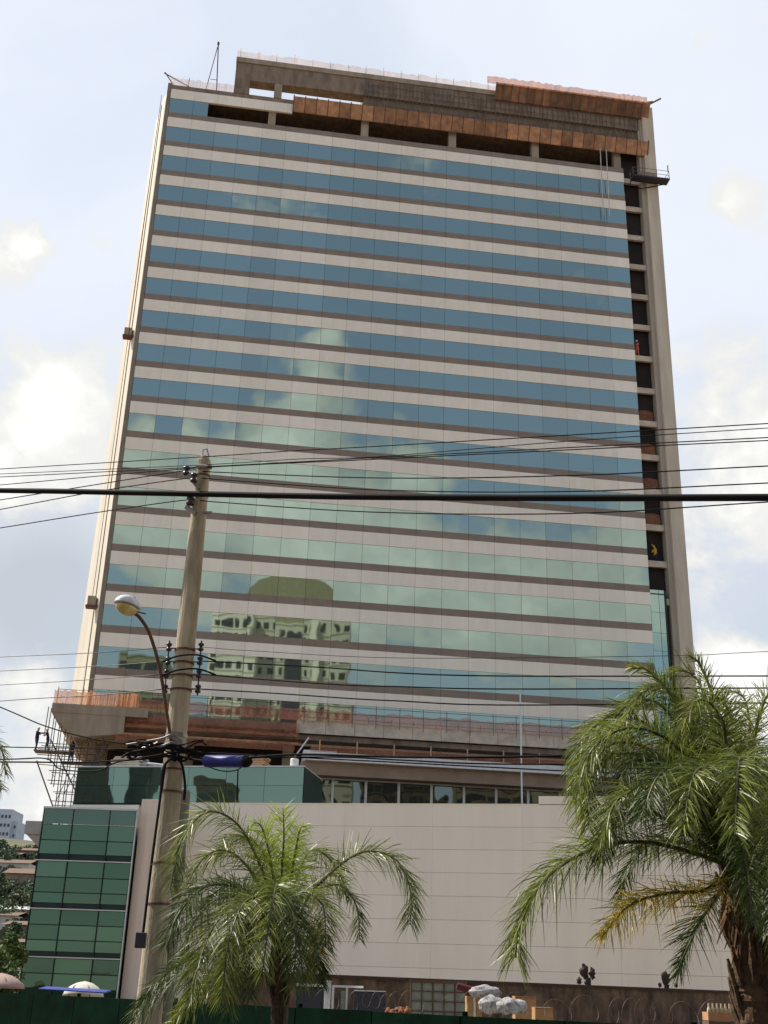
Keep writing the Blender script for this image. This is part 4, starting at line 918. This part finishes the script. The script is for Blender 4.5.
# left palm
D1 = 13.2
def p1(x, y, d=0): return at(x, y, D1+d)
bx = p1(279, 1024)
palmL = thing('palm_tree', (bx.x, D1, 0), 'smaller palm in front of the pale wall just right of the utility pole', 'palm')
r1 = random.Random(21)
palm_trunk(palmL, [(bx.x, D1, 0), p1(279, 1024), p1(279, 985), p1(280, 950), p1(281, 915)], [.12, .095, .085, .095, .06], r1, rings=26)
C1 = (281, 930)
fl_ = [
 ([C1, (262, 870, .1), (238, 825, .1), (208, 812, 0), (183, 838, -.1), (170, 890, -.1)], 'leaf', dict(n=62, L=.5)),
 ([C1, (282, 870, .1), (284, 835, .1), (283, 808, .1)], 'leafnew', dict(n=40, L=.55, fluff=.9, droop=.8)),
 ([C1, (318, 885, 0), (360, 853, -.1), (396, 860, -.1), (411, 893, -.1), (410, 925, -.1)], 'leaf', dict(n=66, L=.47)),
 ([C1, (250, 893, -.3), (212, 885, -.6), (185, 905, -.8), (165, 945, -.9)], 'leafshade', dict(n=66, L=.5)),
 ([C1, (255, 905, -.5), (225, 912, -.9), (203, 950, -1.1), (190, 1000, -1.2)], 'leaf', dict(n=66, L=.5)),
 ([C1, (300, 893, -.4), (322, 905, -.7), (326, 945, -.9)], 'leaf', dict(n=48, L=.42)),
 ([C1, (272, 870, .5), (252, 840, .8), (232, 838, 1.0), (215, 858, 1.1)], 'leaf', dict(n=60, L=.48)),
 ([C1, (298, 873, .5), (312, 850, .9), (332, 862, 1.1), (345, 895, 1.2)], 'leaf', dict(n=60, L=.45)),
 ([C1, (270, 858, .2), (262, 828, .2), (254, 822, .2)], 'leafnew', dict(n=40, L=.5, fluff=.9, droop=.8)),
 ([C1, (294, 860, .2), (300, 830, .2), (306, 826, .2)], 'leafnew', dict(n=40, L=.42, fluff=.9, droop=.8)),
 ([C1, (240, 945, -.2), (200, 955, -.5), (165, 975, -.7), (135, 1010, -.8)], 'leafshade', dict(n=56, L=.34)),
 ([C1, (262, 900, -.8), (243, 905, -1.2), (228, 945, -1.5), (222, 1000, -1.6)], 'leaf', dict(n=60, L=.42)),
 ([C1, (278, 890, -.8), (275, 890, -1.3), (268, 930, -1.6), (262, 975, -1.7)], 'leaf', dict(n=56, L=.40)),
 ([C1, (230, 950, .2), (190, 968, .3), (150, 1000, .3), (120, 1040, .3)], 'leafshade', dict(n=56, L=.42)),
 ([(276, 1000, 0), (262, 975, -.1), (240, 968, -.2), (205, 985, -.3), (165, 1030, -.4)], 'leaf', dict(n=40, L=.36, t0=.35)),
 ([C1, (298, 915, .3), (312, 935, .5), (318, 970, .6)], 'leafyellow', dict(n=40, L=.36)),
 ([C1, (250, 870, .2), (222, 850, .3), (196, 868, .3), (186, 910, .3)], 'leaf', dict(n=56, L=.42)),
 ([C1, (245, 900, .3), (215, 900, .5), (190, 930, .6), (182, 970, .6)], 'leafshade', dict(n=56, L=.42)),
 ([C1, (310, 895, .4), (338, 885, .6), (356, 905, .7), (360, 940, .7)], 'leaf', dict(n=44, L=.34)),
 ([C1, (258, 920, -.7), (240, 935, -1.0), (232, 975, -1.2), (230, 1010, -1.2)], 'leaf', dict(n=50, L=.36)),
 ([C1, (284, 900, -.6), (292, 905, -1.0), (296, 945, -1.3), (292, 990, -1.4)], 'leafshade', dict(n=50, L=.36)),
 ([C1, (272, 905, -.5), (258, 915, -.9), (250, 955, -1.1), (250, 1000, -1.2)], 'leafshade', dict(n=50, L=.36)),
 ([C1, (264, 925, .3), (240, 930, .5), (225, 965, .6), (215, 1000, .6)], 'leafshade', dict(n=50, L=.4)),
 ([C1, (300, 925, -.1), (316, 945, -.2), (320, 985, -.3)], 'leafshade', dict(n=44, L=.34)),
 ([C1, (255, 895, .5), (230, 885, .8), (205, 905, .9)], 'leafshade', dict(n=50, L=.42)),
 ([C1, (292, 930, -.3), (300, 950, -.5), (303, 985, -.6)], 'leaf', dict(n=40, L=.34)),
]
def path(fn, pts): return [fn(*q_) for q_ in pts]
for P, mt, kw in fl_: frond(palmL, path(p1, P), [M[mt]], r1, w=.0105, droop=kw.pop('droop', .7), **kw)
# dry fibre at the crown
m = MB()
for k in range(40):
    c = p1(281+r1.uniform(-9, 9), 935+r1.uniform(-25, 30), r1.uniform(-.12, .12)); m.tube([c, c+V((r1.uniform(-.1, .1), r1.uniform(-.1, .1), -r1.uniform(.15, .45)))], [.014, .004], 4)
m.build('crown_fibre', M['fibre'], palmL)

# right palm
D2 = 11.6
def p2f(x, y, d=0): return at(x, y, D2+d)
bx = p2f(757, 1030)
palmR = thing('palm_tree', (bx.x, D2, 0), 'large palm at right with thick ragged trunk and one yellowing frond', 'palm')
r2 = random.Random(33)
palm_trunk(palmR, [(bx.x, D2, 0), p2f(757, 1030), p2f(752, 980), p2f(745, 930), p2f(738, 885), p2f(734, 850)], [.19, .15, .15, .15, .13, .08], r2, rings=60)
C2 = (735, 868)
fr_ = [
 ([C2, (690, 852, -.2), (640, 842, -.4), (590, 850, -.5), (545, 880, -.6), (521, 925, -.6), (515, 958, -.6)], 'leaf', dict(n=92, L=.62)),
 ([C2, (705, 890, -.3), (670, 893, -.5), (630, 905, -.7), (603, 935, -.8)], 'leafyellow', dict(n=66, L=.5)),
 ([C2, (715, 900, .2), (695, 930, .4), (678, 975, .5)], 'leafshade', dict(n=50, L=.42, droop=.4)),
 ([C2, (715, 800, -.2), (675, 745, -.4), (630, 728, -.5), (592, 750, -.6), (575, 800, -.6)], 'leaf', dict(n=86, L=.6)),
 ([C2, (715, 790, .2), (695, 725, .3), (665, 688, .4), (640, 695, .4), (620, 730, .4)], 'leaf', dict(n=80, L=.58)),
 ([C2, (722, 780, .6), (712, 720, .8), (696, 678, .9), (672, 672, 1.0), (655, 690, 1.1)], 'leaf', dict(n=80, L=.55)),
 ([C2, (735, 790, .3), (735, 735, .4), (722, 700, .4), (706, 702, .4)], 'leafshade', dict(n=70, L=.6)),
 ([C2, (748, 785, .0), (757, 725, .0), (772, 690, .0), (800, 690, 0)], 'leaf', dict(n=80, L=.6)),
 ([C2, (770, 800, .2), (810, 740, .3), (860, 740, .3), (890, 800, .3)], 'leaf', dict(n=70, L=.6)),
 ([C2, (775, 850, -.4), (830, 850, -.8), (870, 900, -1), (890, 980, -1)], 'leafshade', dict(n=70, L=.6)),
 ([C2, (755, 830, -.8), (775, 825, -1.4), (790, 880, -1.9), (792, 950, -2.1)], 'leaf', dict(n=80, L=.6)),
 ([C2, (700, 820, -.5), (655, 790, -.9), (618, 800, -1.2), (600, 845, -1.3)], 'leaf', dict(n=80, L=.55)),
 ([C2, (712, 815, -.7), (690, 775, -1.1), (660, 775, -1.5), (640, 820, -1.8)], 'leafshade', dict(n=76, L=.52)),
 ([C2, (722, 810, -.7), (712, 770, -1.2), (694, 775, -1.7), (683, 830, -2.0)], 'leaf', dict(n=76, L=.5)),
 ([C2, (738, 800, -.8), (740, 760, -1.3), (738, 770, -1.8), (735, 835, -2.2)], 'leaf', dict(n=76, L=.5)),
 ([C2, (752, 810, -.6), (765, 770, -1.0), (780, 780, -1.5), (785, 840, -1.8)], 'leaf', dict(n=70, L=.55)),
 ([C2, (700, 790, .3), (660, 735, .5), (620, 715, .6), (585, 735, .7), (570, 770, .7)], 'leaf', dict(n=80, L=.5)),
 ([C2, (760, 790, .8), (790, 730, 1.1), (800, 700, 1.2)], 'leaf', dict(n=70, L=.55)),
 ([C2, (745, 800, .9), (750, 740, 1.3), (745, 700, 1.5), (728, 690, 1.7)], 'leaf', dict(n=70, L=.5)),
 ([C2, (760, 880, -.3), (790, 900, -.5), (800, 960, -.6)], 'leafshade', dict(n=60, L=.5)),
 ([C2, (755, 870, -.9), (768, 880, -1.4), (772, 930, -1.7)], 'leafshade', dict(n=60, L=.42)),
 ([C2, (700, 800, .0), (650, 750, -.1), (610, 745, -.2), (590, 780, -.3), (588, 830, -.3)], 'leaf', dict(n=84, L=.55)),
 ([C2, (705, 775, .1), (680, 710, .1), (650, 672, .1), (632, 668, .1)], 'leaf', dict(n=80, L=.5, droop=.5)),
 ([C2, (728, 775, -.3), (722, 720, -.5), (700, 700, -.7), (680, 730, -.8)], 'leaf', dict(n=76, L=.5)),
 ([C2, (700, 810, -.3), (660, 765, -.6), (630, 765, -.8), (612, 810, -.9)], 'leafshade', dict(n=80, L=.5)),
 ([C2, (690, 835, -.2), (650, 812, -.4), (618, 820, -.5), (600, 860, -.6)], 'leafshade', dict(n=76, L=.45)),
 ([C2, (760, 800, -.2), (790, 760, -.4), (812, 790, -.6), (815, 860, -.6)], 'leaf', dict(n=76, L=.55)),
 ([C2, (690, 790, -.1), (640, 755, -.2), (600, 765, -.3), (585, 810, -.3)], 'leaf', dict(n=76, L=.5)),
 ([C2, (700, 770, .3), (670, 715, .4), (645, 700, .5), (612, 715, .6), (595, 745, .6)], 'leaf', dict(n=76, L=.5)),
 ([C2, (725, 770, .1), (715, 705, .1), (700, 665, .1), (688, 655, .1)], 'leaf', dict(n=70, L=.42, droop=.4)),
 ([C2, (742, 840, -1), (745, 850, -1.5), (750, 890, -1.9), (752, 925, -2)], 'leafshade', dict(n=60, L=.36)),
 ([C2, (705, 850, .6), (660, 840, .9), (630, 865, 1.1), (620, 900, 1.2)], 'leafshade', dict(n=64, L=.42)),
]
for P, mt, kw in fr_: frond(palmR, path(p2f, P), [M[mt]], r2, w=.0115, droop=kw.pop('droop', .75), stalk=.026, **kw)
m = MB()
for k in range(70):
    c = p2f(736+r2.uniform(-14, 14), 885+r2.uniform(-25, 45), r2.uniform(-.15, .1)); m.tube([c, c+V((r2.uniform(-.12, .12), r2.uniform(-.1, .1), -r2.uniform(.15, .45)))], [.018, .004], 4)
m.build('crown_fibre', M['fibre'], palmR)
# palm beyond the left edge: only leaf tips reach in
D3 = 14.0
def p3(x, y, d=0): return at(x, y, D3+d)
bx = p3(-150, 900); palm3 = thing('palm_tree', (bx.x, D3, 0), 'palm outside left edge whose dark leaf tips poke in', 'palm')
r3 = random.Random(5)
palm_trunk(palm3, [(bx.x, D3, 0), (bx.x, D3, 2), p3(-150, 900), p3(-150, 840)], [.18, .15, .13, .08], r3, rings=20)
for P in ([(-150, 850), (-120, 780, 0), (-75, 735, 0), (-25, 728, 0), (0, 748, 0), (6, 775, 0)], [(-150, 850), (-110, 800, .3), (-65, 770, .3), (-18, 765, .3), (2, 790, .3)],
          [(-150, 850), (-180, 770), (-230, 750), (-270, 800)], [(-150, 850), (-140, 760), (-130, 720), (-110, 730, .3)], [(-150, 850), (-190, 840), (-240, 860), (-260, 930)], [(-150, 850), (-100, 850), (-60, 880), (-50, 940)]):
    frond(palm3, path(p3, P), [M['leaf']], r3, n=60, L=.42, w=.011, droop=.7)

# ---------------------------------------------------------------- leafy tree, hill, houses far left
def foliage(name, parent, c, rad, n, size, mt, rng, clumps=14):
    m = MB(); cl = []
    for k in range(clumps):
        while True:
            d = V((rng.uniform(-1, 1), rng.uniform(-1, 1), rng.uniform(-1, 1)))
            if d.length < 1: break
        cl.append((V((c.x+d.x*rad[0]*.75, c.y+d.y*rad[1]*.75, c.z+d.z*rad[2]*.75)), rng.uniform(.28, .5)))
    for k in range(n):
        cc, cr_ = rng.choice(cl); d = V((rng.gauss(0, 1), rng.gauss(0, 1), rng.gauss(0, 1))).normalized()*cr_*rng.uniform(.6, 1.0)
        p = cc+V((d.x*rad[0], d.y*rad[1], d.z*rad[2])); a = V((rng.gauss(0, 1), rng.gauss(0, 1), rng.gauss(0, 1))).normalized(); b = a.cross(V((rng.gauss(0, 1), rng.gauss(0, 1), rng.gauss(0, 1)))).normalized(); s_ = size*rng.uniform(.6, 1.4)
        m.quad(p-a*s_, p-b*s_*.5, p+a*s_, p+b*s_*.5)
    return m.build(name, mt, parent)
def tree(px, py, Y, rad, n, size, lb, group, mt='leaves', gz=0, rng=None):
    c = at(px, py, Y); t = thing('leafy_tree', (c.x, Y, gz), lb, 'tree', group)
    foliage('crown', t, c, rad, n, size, M[mt], rng or random.Random(int(px*7+py)))
    m = MB(); m.tube([(c.x, Y, gz), (c.x+.1, Y, c.z-rad[2]*.4), (c.x, Y, c.z+rad[2]*.2)], [.06*rad[0]+.05, .04*rad[0]+.04, .02], 7)
    for k in range(4):
        an = k*1.6; m.tube([(c.x+.05, Y, c.z-rad[2]*.5), (c.x+rad[0]*.5*math.cos(an), Y+rad[1]*.5*math.sin(an), c.z+rad[2]*.1)], [.03*rad[0]+.02, .01], 5)
    m.build('trunk', M['bark'], t); return t
tree(-8, 965, 50, (1.7, 1.7, 1.6), 3500, .11, 'bright green leafy tree at far left edge above hoarding', None)
tree(14, 950, 56, (.8, 1, .9), 1500, .11, 'small leafy tree between the left edge and green glass block', None)
# hill
def hz(x, y):
    if y < 130: return 0
    r = min(1, (y-130)/210.0); side = 1/(1+math.exp((x+40)/14.0))
    return (39*r**.9+2.5*mnoise.noise(V((x*.02, y*.02, 0)))*r)*side
m = MB(); nx, ny = 60, 40; base = len(m.v)
for j in range(ny+1):
    for i in range(nx+1):
        x = -420+i*8; y = 125+j*12; m.v.append((x, y, hz(x, y)+.02))
for j in range(ny):
    for i in range(nx): a = j*(nx+1)+i; m.f.append((a, a+1, a+nx+2, a+nx+1)); m.mi.append(0)
tag(m.build('hill', M['hill'], None, smooth=True), kind='structure')
def onhill(px, Y): 
    x = at(px, 900, Y).x; return V((x, Y, hz(x, Y)))
def ground_hit(px, py):
    r = ray(px, py); t = 130
    while t < 600:
        p = r*(t/r.y)
        if p.z+EZ < hz(p.x, p.y): return V((p.x, p.y, hz(p.x, p.y)))
        t += 1.5
    return None
q = random.Random(77)
hl = ['brown brick house near the foot of hill left of green block', 'small pale flat-roofed house low on the hillside', 'white-roofed house halfway down the hillside', 'reddish house beside the white roof on the hillside', 'brown house at the crest of hill by the left edge', 'tan house at the crest of hill next to the green block', 'brown brick house in mid slope between dark trees', 'small cream house high on the slope', 'clay-roofed cottage lowest on the slope']
hp = [(24, 940, 7, 3.6, 'housewall', 'tile'), (6, 930, 6, 3.4, 'housewhite', 'tile'), (17, 922, 8, 3.2, 'housewhite', 'paleroof'), (27, 912, 6, 3.5, 'housewall', 'tile'), (3, 866, 8, 3, 'housewall', 'tile'), (24, 862, 10, 3, 'housewall', 'tile'), (24, 895, 8, 5, 'housewall', 'tile'), (14, 880, 8, 4, 'housewhite', 'tile'), (15, 955, 6, 3, 'housewall', 'tile')]
for (x, y, w, h, mw, mr_), lb in zip(hp, hl):
    g_ = ground_hit(x, y+ 3)
    if g_ is None: continue
    k = g_.y/230; w *= k*.8; h *= k*.8; t = thing('hill_house', g_, lb, 'house', 'houses on the hillside')
    m = MB(); x0, x1, y0, y1 = g_.x-w/2, g_.x+w/2, g_.y-3, g_.y+4; zb = g_.z-4; zt_ = g_.z+h
    m.box((x0, y0, zb), (x1, y1, zt_)); m.build('wall', M[mw], t)
    m = MB(); e = .5; m.quad((x0-e, y0-e, zt_), (x1+e, y0-e, zt_), (x1+e, (y0+y1)/2, zt_+h*.3), (x0-e, (y0+y1)/2, zt_+h*.3)); m.quad((x0-e, y1+e, zt_), (x1+e, y1+e, zt_), (x1+e, (y0+y1)/2, zt_+h*.3), (x0-e, (y0+y1)/2, zt_+h*.3)); m.build('roof', M[mr_], t)
    for kx in (.25, .65):
        m = MB(); m.box((x0+w*kx, y0-.05, g_.z+h*.35), (x0+w*(kx+.16), y0-.001, g_.z+h*.75)); m.build('window', M['window'], t)
ti = 0
tl = ['dark rounded tree', 'wide dark tree', 'pale olive tree', 'small bushy tree', 'tall dark tree', 'broad green tree']
pos_words = {0: 'on the upper slope', 1: 'in the middle of the slope', 2: 'on the lower slope'}
for k in range(60):
    x = q.uniform(-6, 36); y = q.uniform(862, 965); g_ = ground_hit(x, y)
    if g_ is None: continue
    s_ = q.uniform(1.8, 2.8)*g_.y/230; t = thing('hill_tree', g_, tl[k % 6]+' among houses '+pos_words[min(2, int((y-862)/35))]+' of the far hill', 'tree', 'trees on the far hillside')
    t['label'] = 'dark distant tree among houses on the hill at far left'
    foliage('crown', t, g_+V((0, 0, s_*.9)), (s_*1.3, s_*1.2, s_*.9), 700, .32*g_.y/230, M['leaves_haze'], q, 7)
    m = MB(); m.tube([g_-up*.5, g_+up*s_], [.35, .15], 5); m.build('trunk', M['bark'], t)
# far apartment tower
def far_block():
    Y = 420; a, b, c = at(-14, 850, Y), at(6.5, 850, Y), at(12, 850, Y); zt1 = at(3, 809, Y).z; zt2 = at(9, 820, Y).z
    t = thing('apartment_tower', (b.x, Y, 20), 'pale distant apartment tower at the left edge on the hill crest', 'building')
    m = MB(); m.box((a.x, Y, 5), (b.x, Y+14, zt1)); m.box((b.x+.01, Y+2, 5), (c.x, Y+12, zt2)); m.build('wall', M['farblock'], t)
    for i in range(5):
        for j in range(6):
            x = a.x+.9+i*(b.x-a.x-1.2)/4.6; z = zt1-2-j*3; m = MB(); m.box((x, Y-.06, z-1.1), (x+.8, Y-.001, z)); m.build('window', M['window'], t)
    for j in range(5):
        z = zt2-1.6-j*3; m = MB(); m.box((b.x+.7, Y+1.94, z-1.1), (b.x+1.4, Y+1.999, z)); m.build('window', M['window'], t)
far_block()

# ---------------------------------------------------------------- buildings across the street behind the camera (seen mirrored in the tower glass)
def mirror(p): 
    d = (p-TW.P).dot(TW.n); return p-TW.n*2*d
MD = 225
def mir(px, py, Y=MD): return mirror(at(px, py, Y))
def mblock(px0, px1, ytop, Y, depth, mw, label, floors_, ncol, rot=0.0, name='apartment_block', winw=1.3, roof=None):
    a, b = mir(px0, ytop, Y), mir(px1, ytop, Y); H = a.z; d = (b-a); d.z = 0; Wb = d.length; d.normalize(); n = V((d.y, -d.x, 0))
    if n.dot(TW.w(25, 0, 0)-a) < 0: n = -n            # n points to the tower
    a.z = 0; t = thing(name, a+d*Wb/2, label, 'building')
    def w(s_, o, z): return a+d*s_+n*o+V((0, 0, z))
    m = MB(); m.hexa([w(0, 0, 0), w(Wb, 0, 0), w(Wb, -depth, 0), w(0, -depth, 0), w(0, 0, H), w(Wb, 0, H), w(Wb, -depth, H), w(0, -depth, H)]); m.build('wall', mw, t)
    m = MB()
    for j in range(floors_): z = H-.4-j*3; m.hexa([w(-.1, .12, z), w(Wb+.1, .12, z), w(Wb+.1, .001, z), w(-.1, .001, z), w(-.1, .12, z+.2), w(Wb+.1, .12, z+.2), w(Wb+.1, .001, z+.2), w(-.1, .001, z+.2)])
    m.build('floor_band', mw, t)
    cnt = 0; rest = MB()
    for j in range(floors_):
        for i in range(ncol):
            s_ = (i+.5)*Wb/ncol; z = H-2.0-j*3; ww = winw*(1.5 if i % 3 == 1 else .8)
            P = [w(s_-ww/2, .06, z-1.0), w(s_+ww/2, .06, z-1.0), w(s_+ww/2, .002, z-1.0), w(s_-ww/2, .002, z-1.0), w(s_-ww/2, .06, z+.5), w(s_+ww/2, .06, z+.5), w(s_+ww/2, .002, z+.5), w(s_-ww/2, .002, z+.5)]
            if cnt < 90: m = MB(); m.hexa(P); m.build('window', M['window'], t)
            else: rest.hexa(P)
            cnt += 1
    if rest.v: tag(rest.build('window_rows', M['window'], t), kind='stuff')
    return t, w, Wb, H
white_st = mat('cream_stucco', (.88, .84, .72), (.82, .78, .66), rough=.9, scale=.2)
t, w, Wb, H = mblock(213, 250, 612, MD, 14, white_st, 'cream narrow wing of the apartment block mirrored in the tower glass', 26, 4, name='apartment_wing')
t, w, Wb, H = mblock(251, 352, 618, MD+4, 20, mat('beige_stucco', (.62, .60, .48), (.54, .52, .42), rough=.9, scale=.2), 'beige-green apartment block with arched roof mirrored in the tower glass', 26, 11, winw=.95)
m = MB(); seg = 14; cen = Wb*.36; rr_ = Wb*.46; base_h = H
prevs = None
for k in range(seg+1):
    an = math.pi*k/seg; s_ = cen+rr_*math.cos(an); z = base_h+10.0*math.sin(an)**.6
    cur = (w(s_, -1, z), w(s_, -14, z), w(s_, -1, base_h), w(s_, -14, base_h))
    if prevs: m.hexa([prevs[2], cur[2], cur[3], prevs[3], prevs[0], cur[0], cur[1], prevs[1]])
    prevs = cur
m.build('arched_roof', mat('olive_roof', (.30, .28, .17), rough=.8), t)
m = MB(); m.hexa([w(Wb*.36, -.5, base_h-60), w(Wb*.52, -.5, base_h-60), w(Wb*.52, .4, base_h-60), w(Wb*.36, .4, base_h-60), w(Wb*.36, -.5, base_h-2), w(Wb*.52, -.5, base_h-2), w(Wb*.52, .4, base_h-2), w(Wb*.36, .4, base_h-2)])
m.build('glazed_bay', M['slate'], t)
m = MB(); m.hexa([w(Wb*.66, .0, 0), w(Wb*.72, .0, 0), w(Wb*.72, .9, 0), w(Wb*.66, .9, 0), w(Wb*.66, 0, base_h-1), w(Wb*.72, 0, base_h-1), w(Wb*.72, .9, base_h-1), w(Wb*.66, .9, base_h-1)]); m.build('pier', white_st, t)
mblock(118, 168, 655, MD-20, 12, M['olive'], 'olive apartment block mirrored at the lower left of the tower glass', 20, 6)
for k_, (pa, pb, yt, Yd, mm, lb) in enumerate([(356, 432, 752, MD-10, M['brickwall'], 'brown apartment block across the street mirrored in the left dark windows'), (440, 512, 744, MD-25, M['rough'], 'grey apartment block across the street mirrored in the middle dark windows'), (520, 640, 757, MD-5, M['olive'], 'olive block across the street mirrored in the right dark windows')]):
    mblock(pa, pb, yt, Yd, 10, mm, lb, 8, 8)
def pomir(px, py, Y):
    p = at(px, py, Y); d = (p-PO.P).dot(PO.n); return p-PO.n*2*d
_mir = mir
mir = pomir
mblock(62, 100, 750, 170, 10, M['brickwall'], 'brown block down the street mirrored at the left of the teal glass', 10, 5)
mblock(128, 152, 757, 185, 10, M['slate'], 'slim dark block down the street mirrored in the teal glass', 10, 4)
mblock(196, 232, 778, 175, 10, M['rough'], 'low grey block down the street mirrored right of the pole', 8, 4)
mir = _mir
# greenery across the street mirrored low in the glass
# ---------------------------------------------------------------- world sky
world = bpy.data.worlds.new('World'); scene.world = world; world.use_nodes = True
nt = world.node_tree; nt.nodes.clear(); L = nt.links.new
SUN_EL, SUN_AZ = R(50), (-.93, .37)
wo = N(nt, 'ShaderNodeOutputWorld'); bg = N(nt, 'ShaderNodeBackground'); bg.inputs['Strength'].default_value = .12
sky = N(nt, 'ShaderNodeTexSky', sky_type='NISHITA'); sky.sun_disc = False; sky.sun_elevation = SUN_EL; sky.sun_rotation = math.atan2(SUN_AZ[0], SUN_AZ[1]) % (2*math.pi)
sky.air_density = 1.0; sky.dust_density = .6; sky.ozone_density = 1.5
tc = N(nt, 'ShaderNodeTexCoord'); sep = N(nt, 'ShaderNodeSeparateXYZ'); nrm = N(nt, 'ShaderNodeVectorMath', operation='NORMALIZE'); L(tc.outputs['Generated'], nrm.inputs[0]); L(nrm.outputs[0], sep.inputs[0])
def math_(op, a, b=None, clamp=False):
    n = N(nt, 'ShaderNodeMath', operation=op, use_clamp=clamp)
    for i, x in enumerate((a, b)):
        if x is None: continue
        if isinstance(x, (int, float)): n.inputs[i].default_value = x
        else: L(x, n.inputs[i])
    return n.outputs[0]
def mrange(v, a, b, c=0, d=1, smooth=True):
    n = N(nt, 'ShaderNodeMapRange', interpolation_type='SMOOTHSTEP' if smooth else 'LINEAR')
    for k, x in zip(('From Min', 'From Max', 'To Min', 'To Max'), (a, b, c, d)): n.inputs[k].default_value = x
    L(v, n.inputs['Value']); return n.outputs[0]
def nz(scale, detail=8, rough=.55, off=(0, 0, 0), dist=0.0, sc=(1, 1, 1)):
    mp = N(nt, 'ShaderNodeMapping'); mp.inputs['Location'].default_value = off; mp.inputs['Scale'].default_value = sc; L(nrm.outputs[0], mp.inputs[0])
    n = N(nt, 'ShaderNodeTexNoise'); n.inputs['Scale'].default_value = scale; n.inputs['Detail'].default_value = detail; n.inputs['Roughness'].default_value = rough; n.inputs['Distortion'].default_value = dist
    L(mp.outputs[0], n.inputs['Vector']); return n.outputs['Fac']
def blob(d, r, wgt):
    d = d.normalized(); v = N(nt, 'ShaderNodeVectorMath', operation='DISTANCE'); L(nrm.outputs[0], v.inputs[0]); v.inputs[1].default_value = d
    return mrange(v.outputs['Value'], 0, r, wgt, 0)
def refl(px, py): d = ray(px, py); return (d-TW.n*2*d.dot(TW.n))
def addall(l):
    l = list(l); o = l[0]
    for x in l[1:]: o = math_('ADD', o, x)
    return o
n1 = nz(7.5, 10, .58, (3.1, 1.7, .4), .25, (1, 1, 1.25)); n2 = nz(3.0, 6, .5, (7, 2, 5), .3); n3 = nz(16, 8, .6, (1, 4, 2), .2)
front = mrange(sep.outputs['Y'], -.15, .35)
veil = math_('ADD', math_('MULTIPLY', front, mrange(n2, .3, .7, .60, .78)), math_('ADD', math_('MULTIPLY', mrange(sep.outputs['Z'], .18, .55, .42, 0), math_('SUBTRACT', 1.0, front)), .2))
fb = addall([blob(ray(60, 400), .14, .34), blob(ray(20, 470), .10, .2), blob(ray(20, 255), .045, .30), blob(ray(100, 240), .03, .15), blob(ray(740, 205), .05, .32),
             blob(ray(760, 480), .15, .33), blob(ray(700, 430), .12, .1), blob(ray(735, 690), .075, .42), blob(ray(15, 760), .16, .3), blob(ray(40, 690), .05, .1), blob(ray(690, 700), .06, .2)])
rb = addall([blob(refl(330, 338), .022, .30), blob(refl(315, 372), .045, .27), blob(refl(345, 408), .04, .22), blob(refl(285, 440), .07, .30), blob(refl(398, 412), .022, .26), blob(refl(150, 430), .03, .22), blob(refl(190, 436), .022, .18),
             blob(refl(150, 500), .10, .32), blob(refl(260, 510), .12, .33), blob(refl(400, 520), .11, .28), blob(refl(500, 575), .12, .20), blob(refl(200, 590), .09, .20), blob(refl(330, 560), .10, .22), blob(refl(610, 560), .13, .24), blob(refl(430, 470), .05, .24), blob(refl(560, 640), .12, .20), blob(refl(420, 620), .10, .2)])
rear = math_('SUBTRACT', 1.0, front)
cum = addall([n1, math_('MULTIPLY', fb, 1.0), math_('MULTIPLY', rb, 1.0), math_('MULTIPLY', math_('SUBTRACT', n3, .5), .55), .09])
cloud = mrange(cum, .71, .88)
# generic far-off clouds elsewhere near the horizon
ccol = N(nt, 'ShaderNodeMix', data_type='RGBA'); ccol.inputs[6].default_value = (3.9, 3.9, 3.8, 1); ccol.inputs[7].default_value = (6.0, 5.95, 5.7, 1)
L(math_('MULTIPLY', mrange(cum, .80, 1.12), mrange(nz(11, 8, .62, (5, 9, 1), .4), .32, .62, .25, 1.0)), ccol.inputs[0])
vcol = N(nt, 'ShaderNodeMix', data_type='RGBA'); vcol.inputs[6].default_value = (2.55, 2.72, 2.9, 1); vcol.inputs[7].default_value = (3.95, 4.15, 4.5, 1)
bright = addall([mrange(n2, .3, .7, .0, .5), mrange(sep.outputs['Z'], .25, .6, .15, .75), math_('MULTIPLY', blob(ray(40, 590), .12, .7), -1.0)])
L(mrange(bright, 0, 1, 0, 1, False), vcol.inputs[0])
mxa = N(nt, 'ShaderNodeMix', data_type='RGBA'); L(veil, mxa.inputs[0]); L(sky.outputs[0], mxa.inputs[6]); L(vcol.outputs[2], mxa.inputs[7])
# open blue patch lower right
mxb = N(nt, 'ShaderNodeMix', data_type='RGBA'); L(math_('MULTIPLY', cloud, .97), mxb.inputs[0]); L(mxa.outputs[2], mxb.inputs[6]); L(ccol.outputs[2], mxb.inputs[7])
L(mxb.outputs[2], bg.inputs['Color']); L(bg.outputs[0], wo.inputs[0])
world.cycles.sampling_method = 'MANUAL' if hasattr(world.cycles, 'sampling_method') else 'AUTOMATIC'

# sun
sd = V((SUN_AZ[0]*math.cos(SUN_EL), SUN_AZ[1]*math.cos(SUN_EL), math.sin(SUN_EL)))
sl = bpy.data.lights.new('sun', 'SUN'); sl.energy = 3.6; sl.angle = R(.55); sl.color = (1, .93, .82)
so = bpy.data.objects.new('sun', sl); col.objects.link(so); so.rotation_euler = sd.to_track_quat('Z', 'Y').to_euler()

vs = scene.view_settings; vs.view_transform = 'Standard'; vs.look = 'None'; vs.gamma = 1; vs.use_curve_mapping = False; vs.exposure = .9
scene.cycles.max_bounces = 6; scene.cycles.transparent_max_bounces = 12; scene.cycles.use_denoising = True
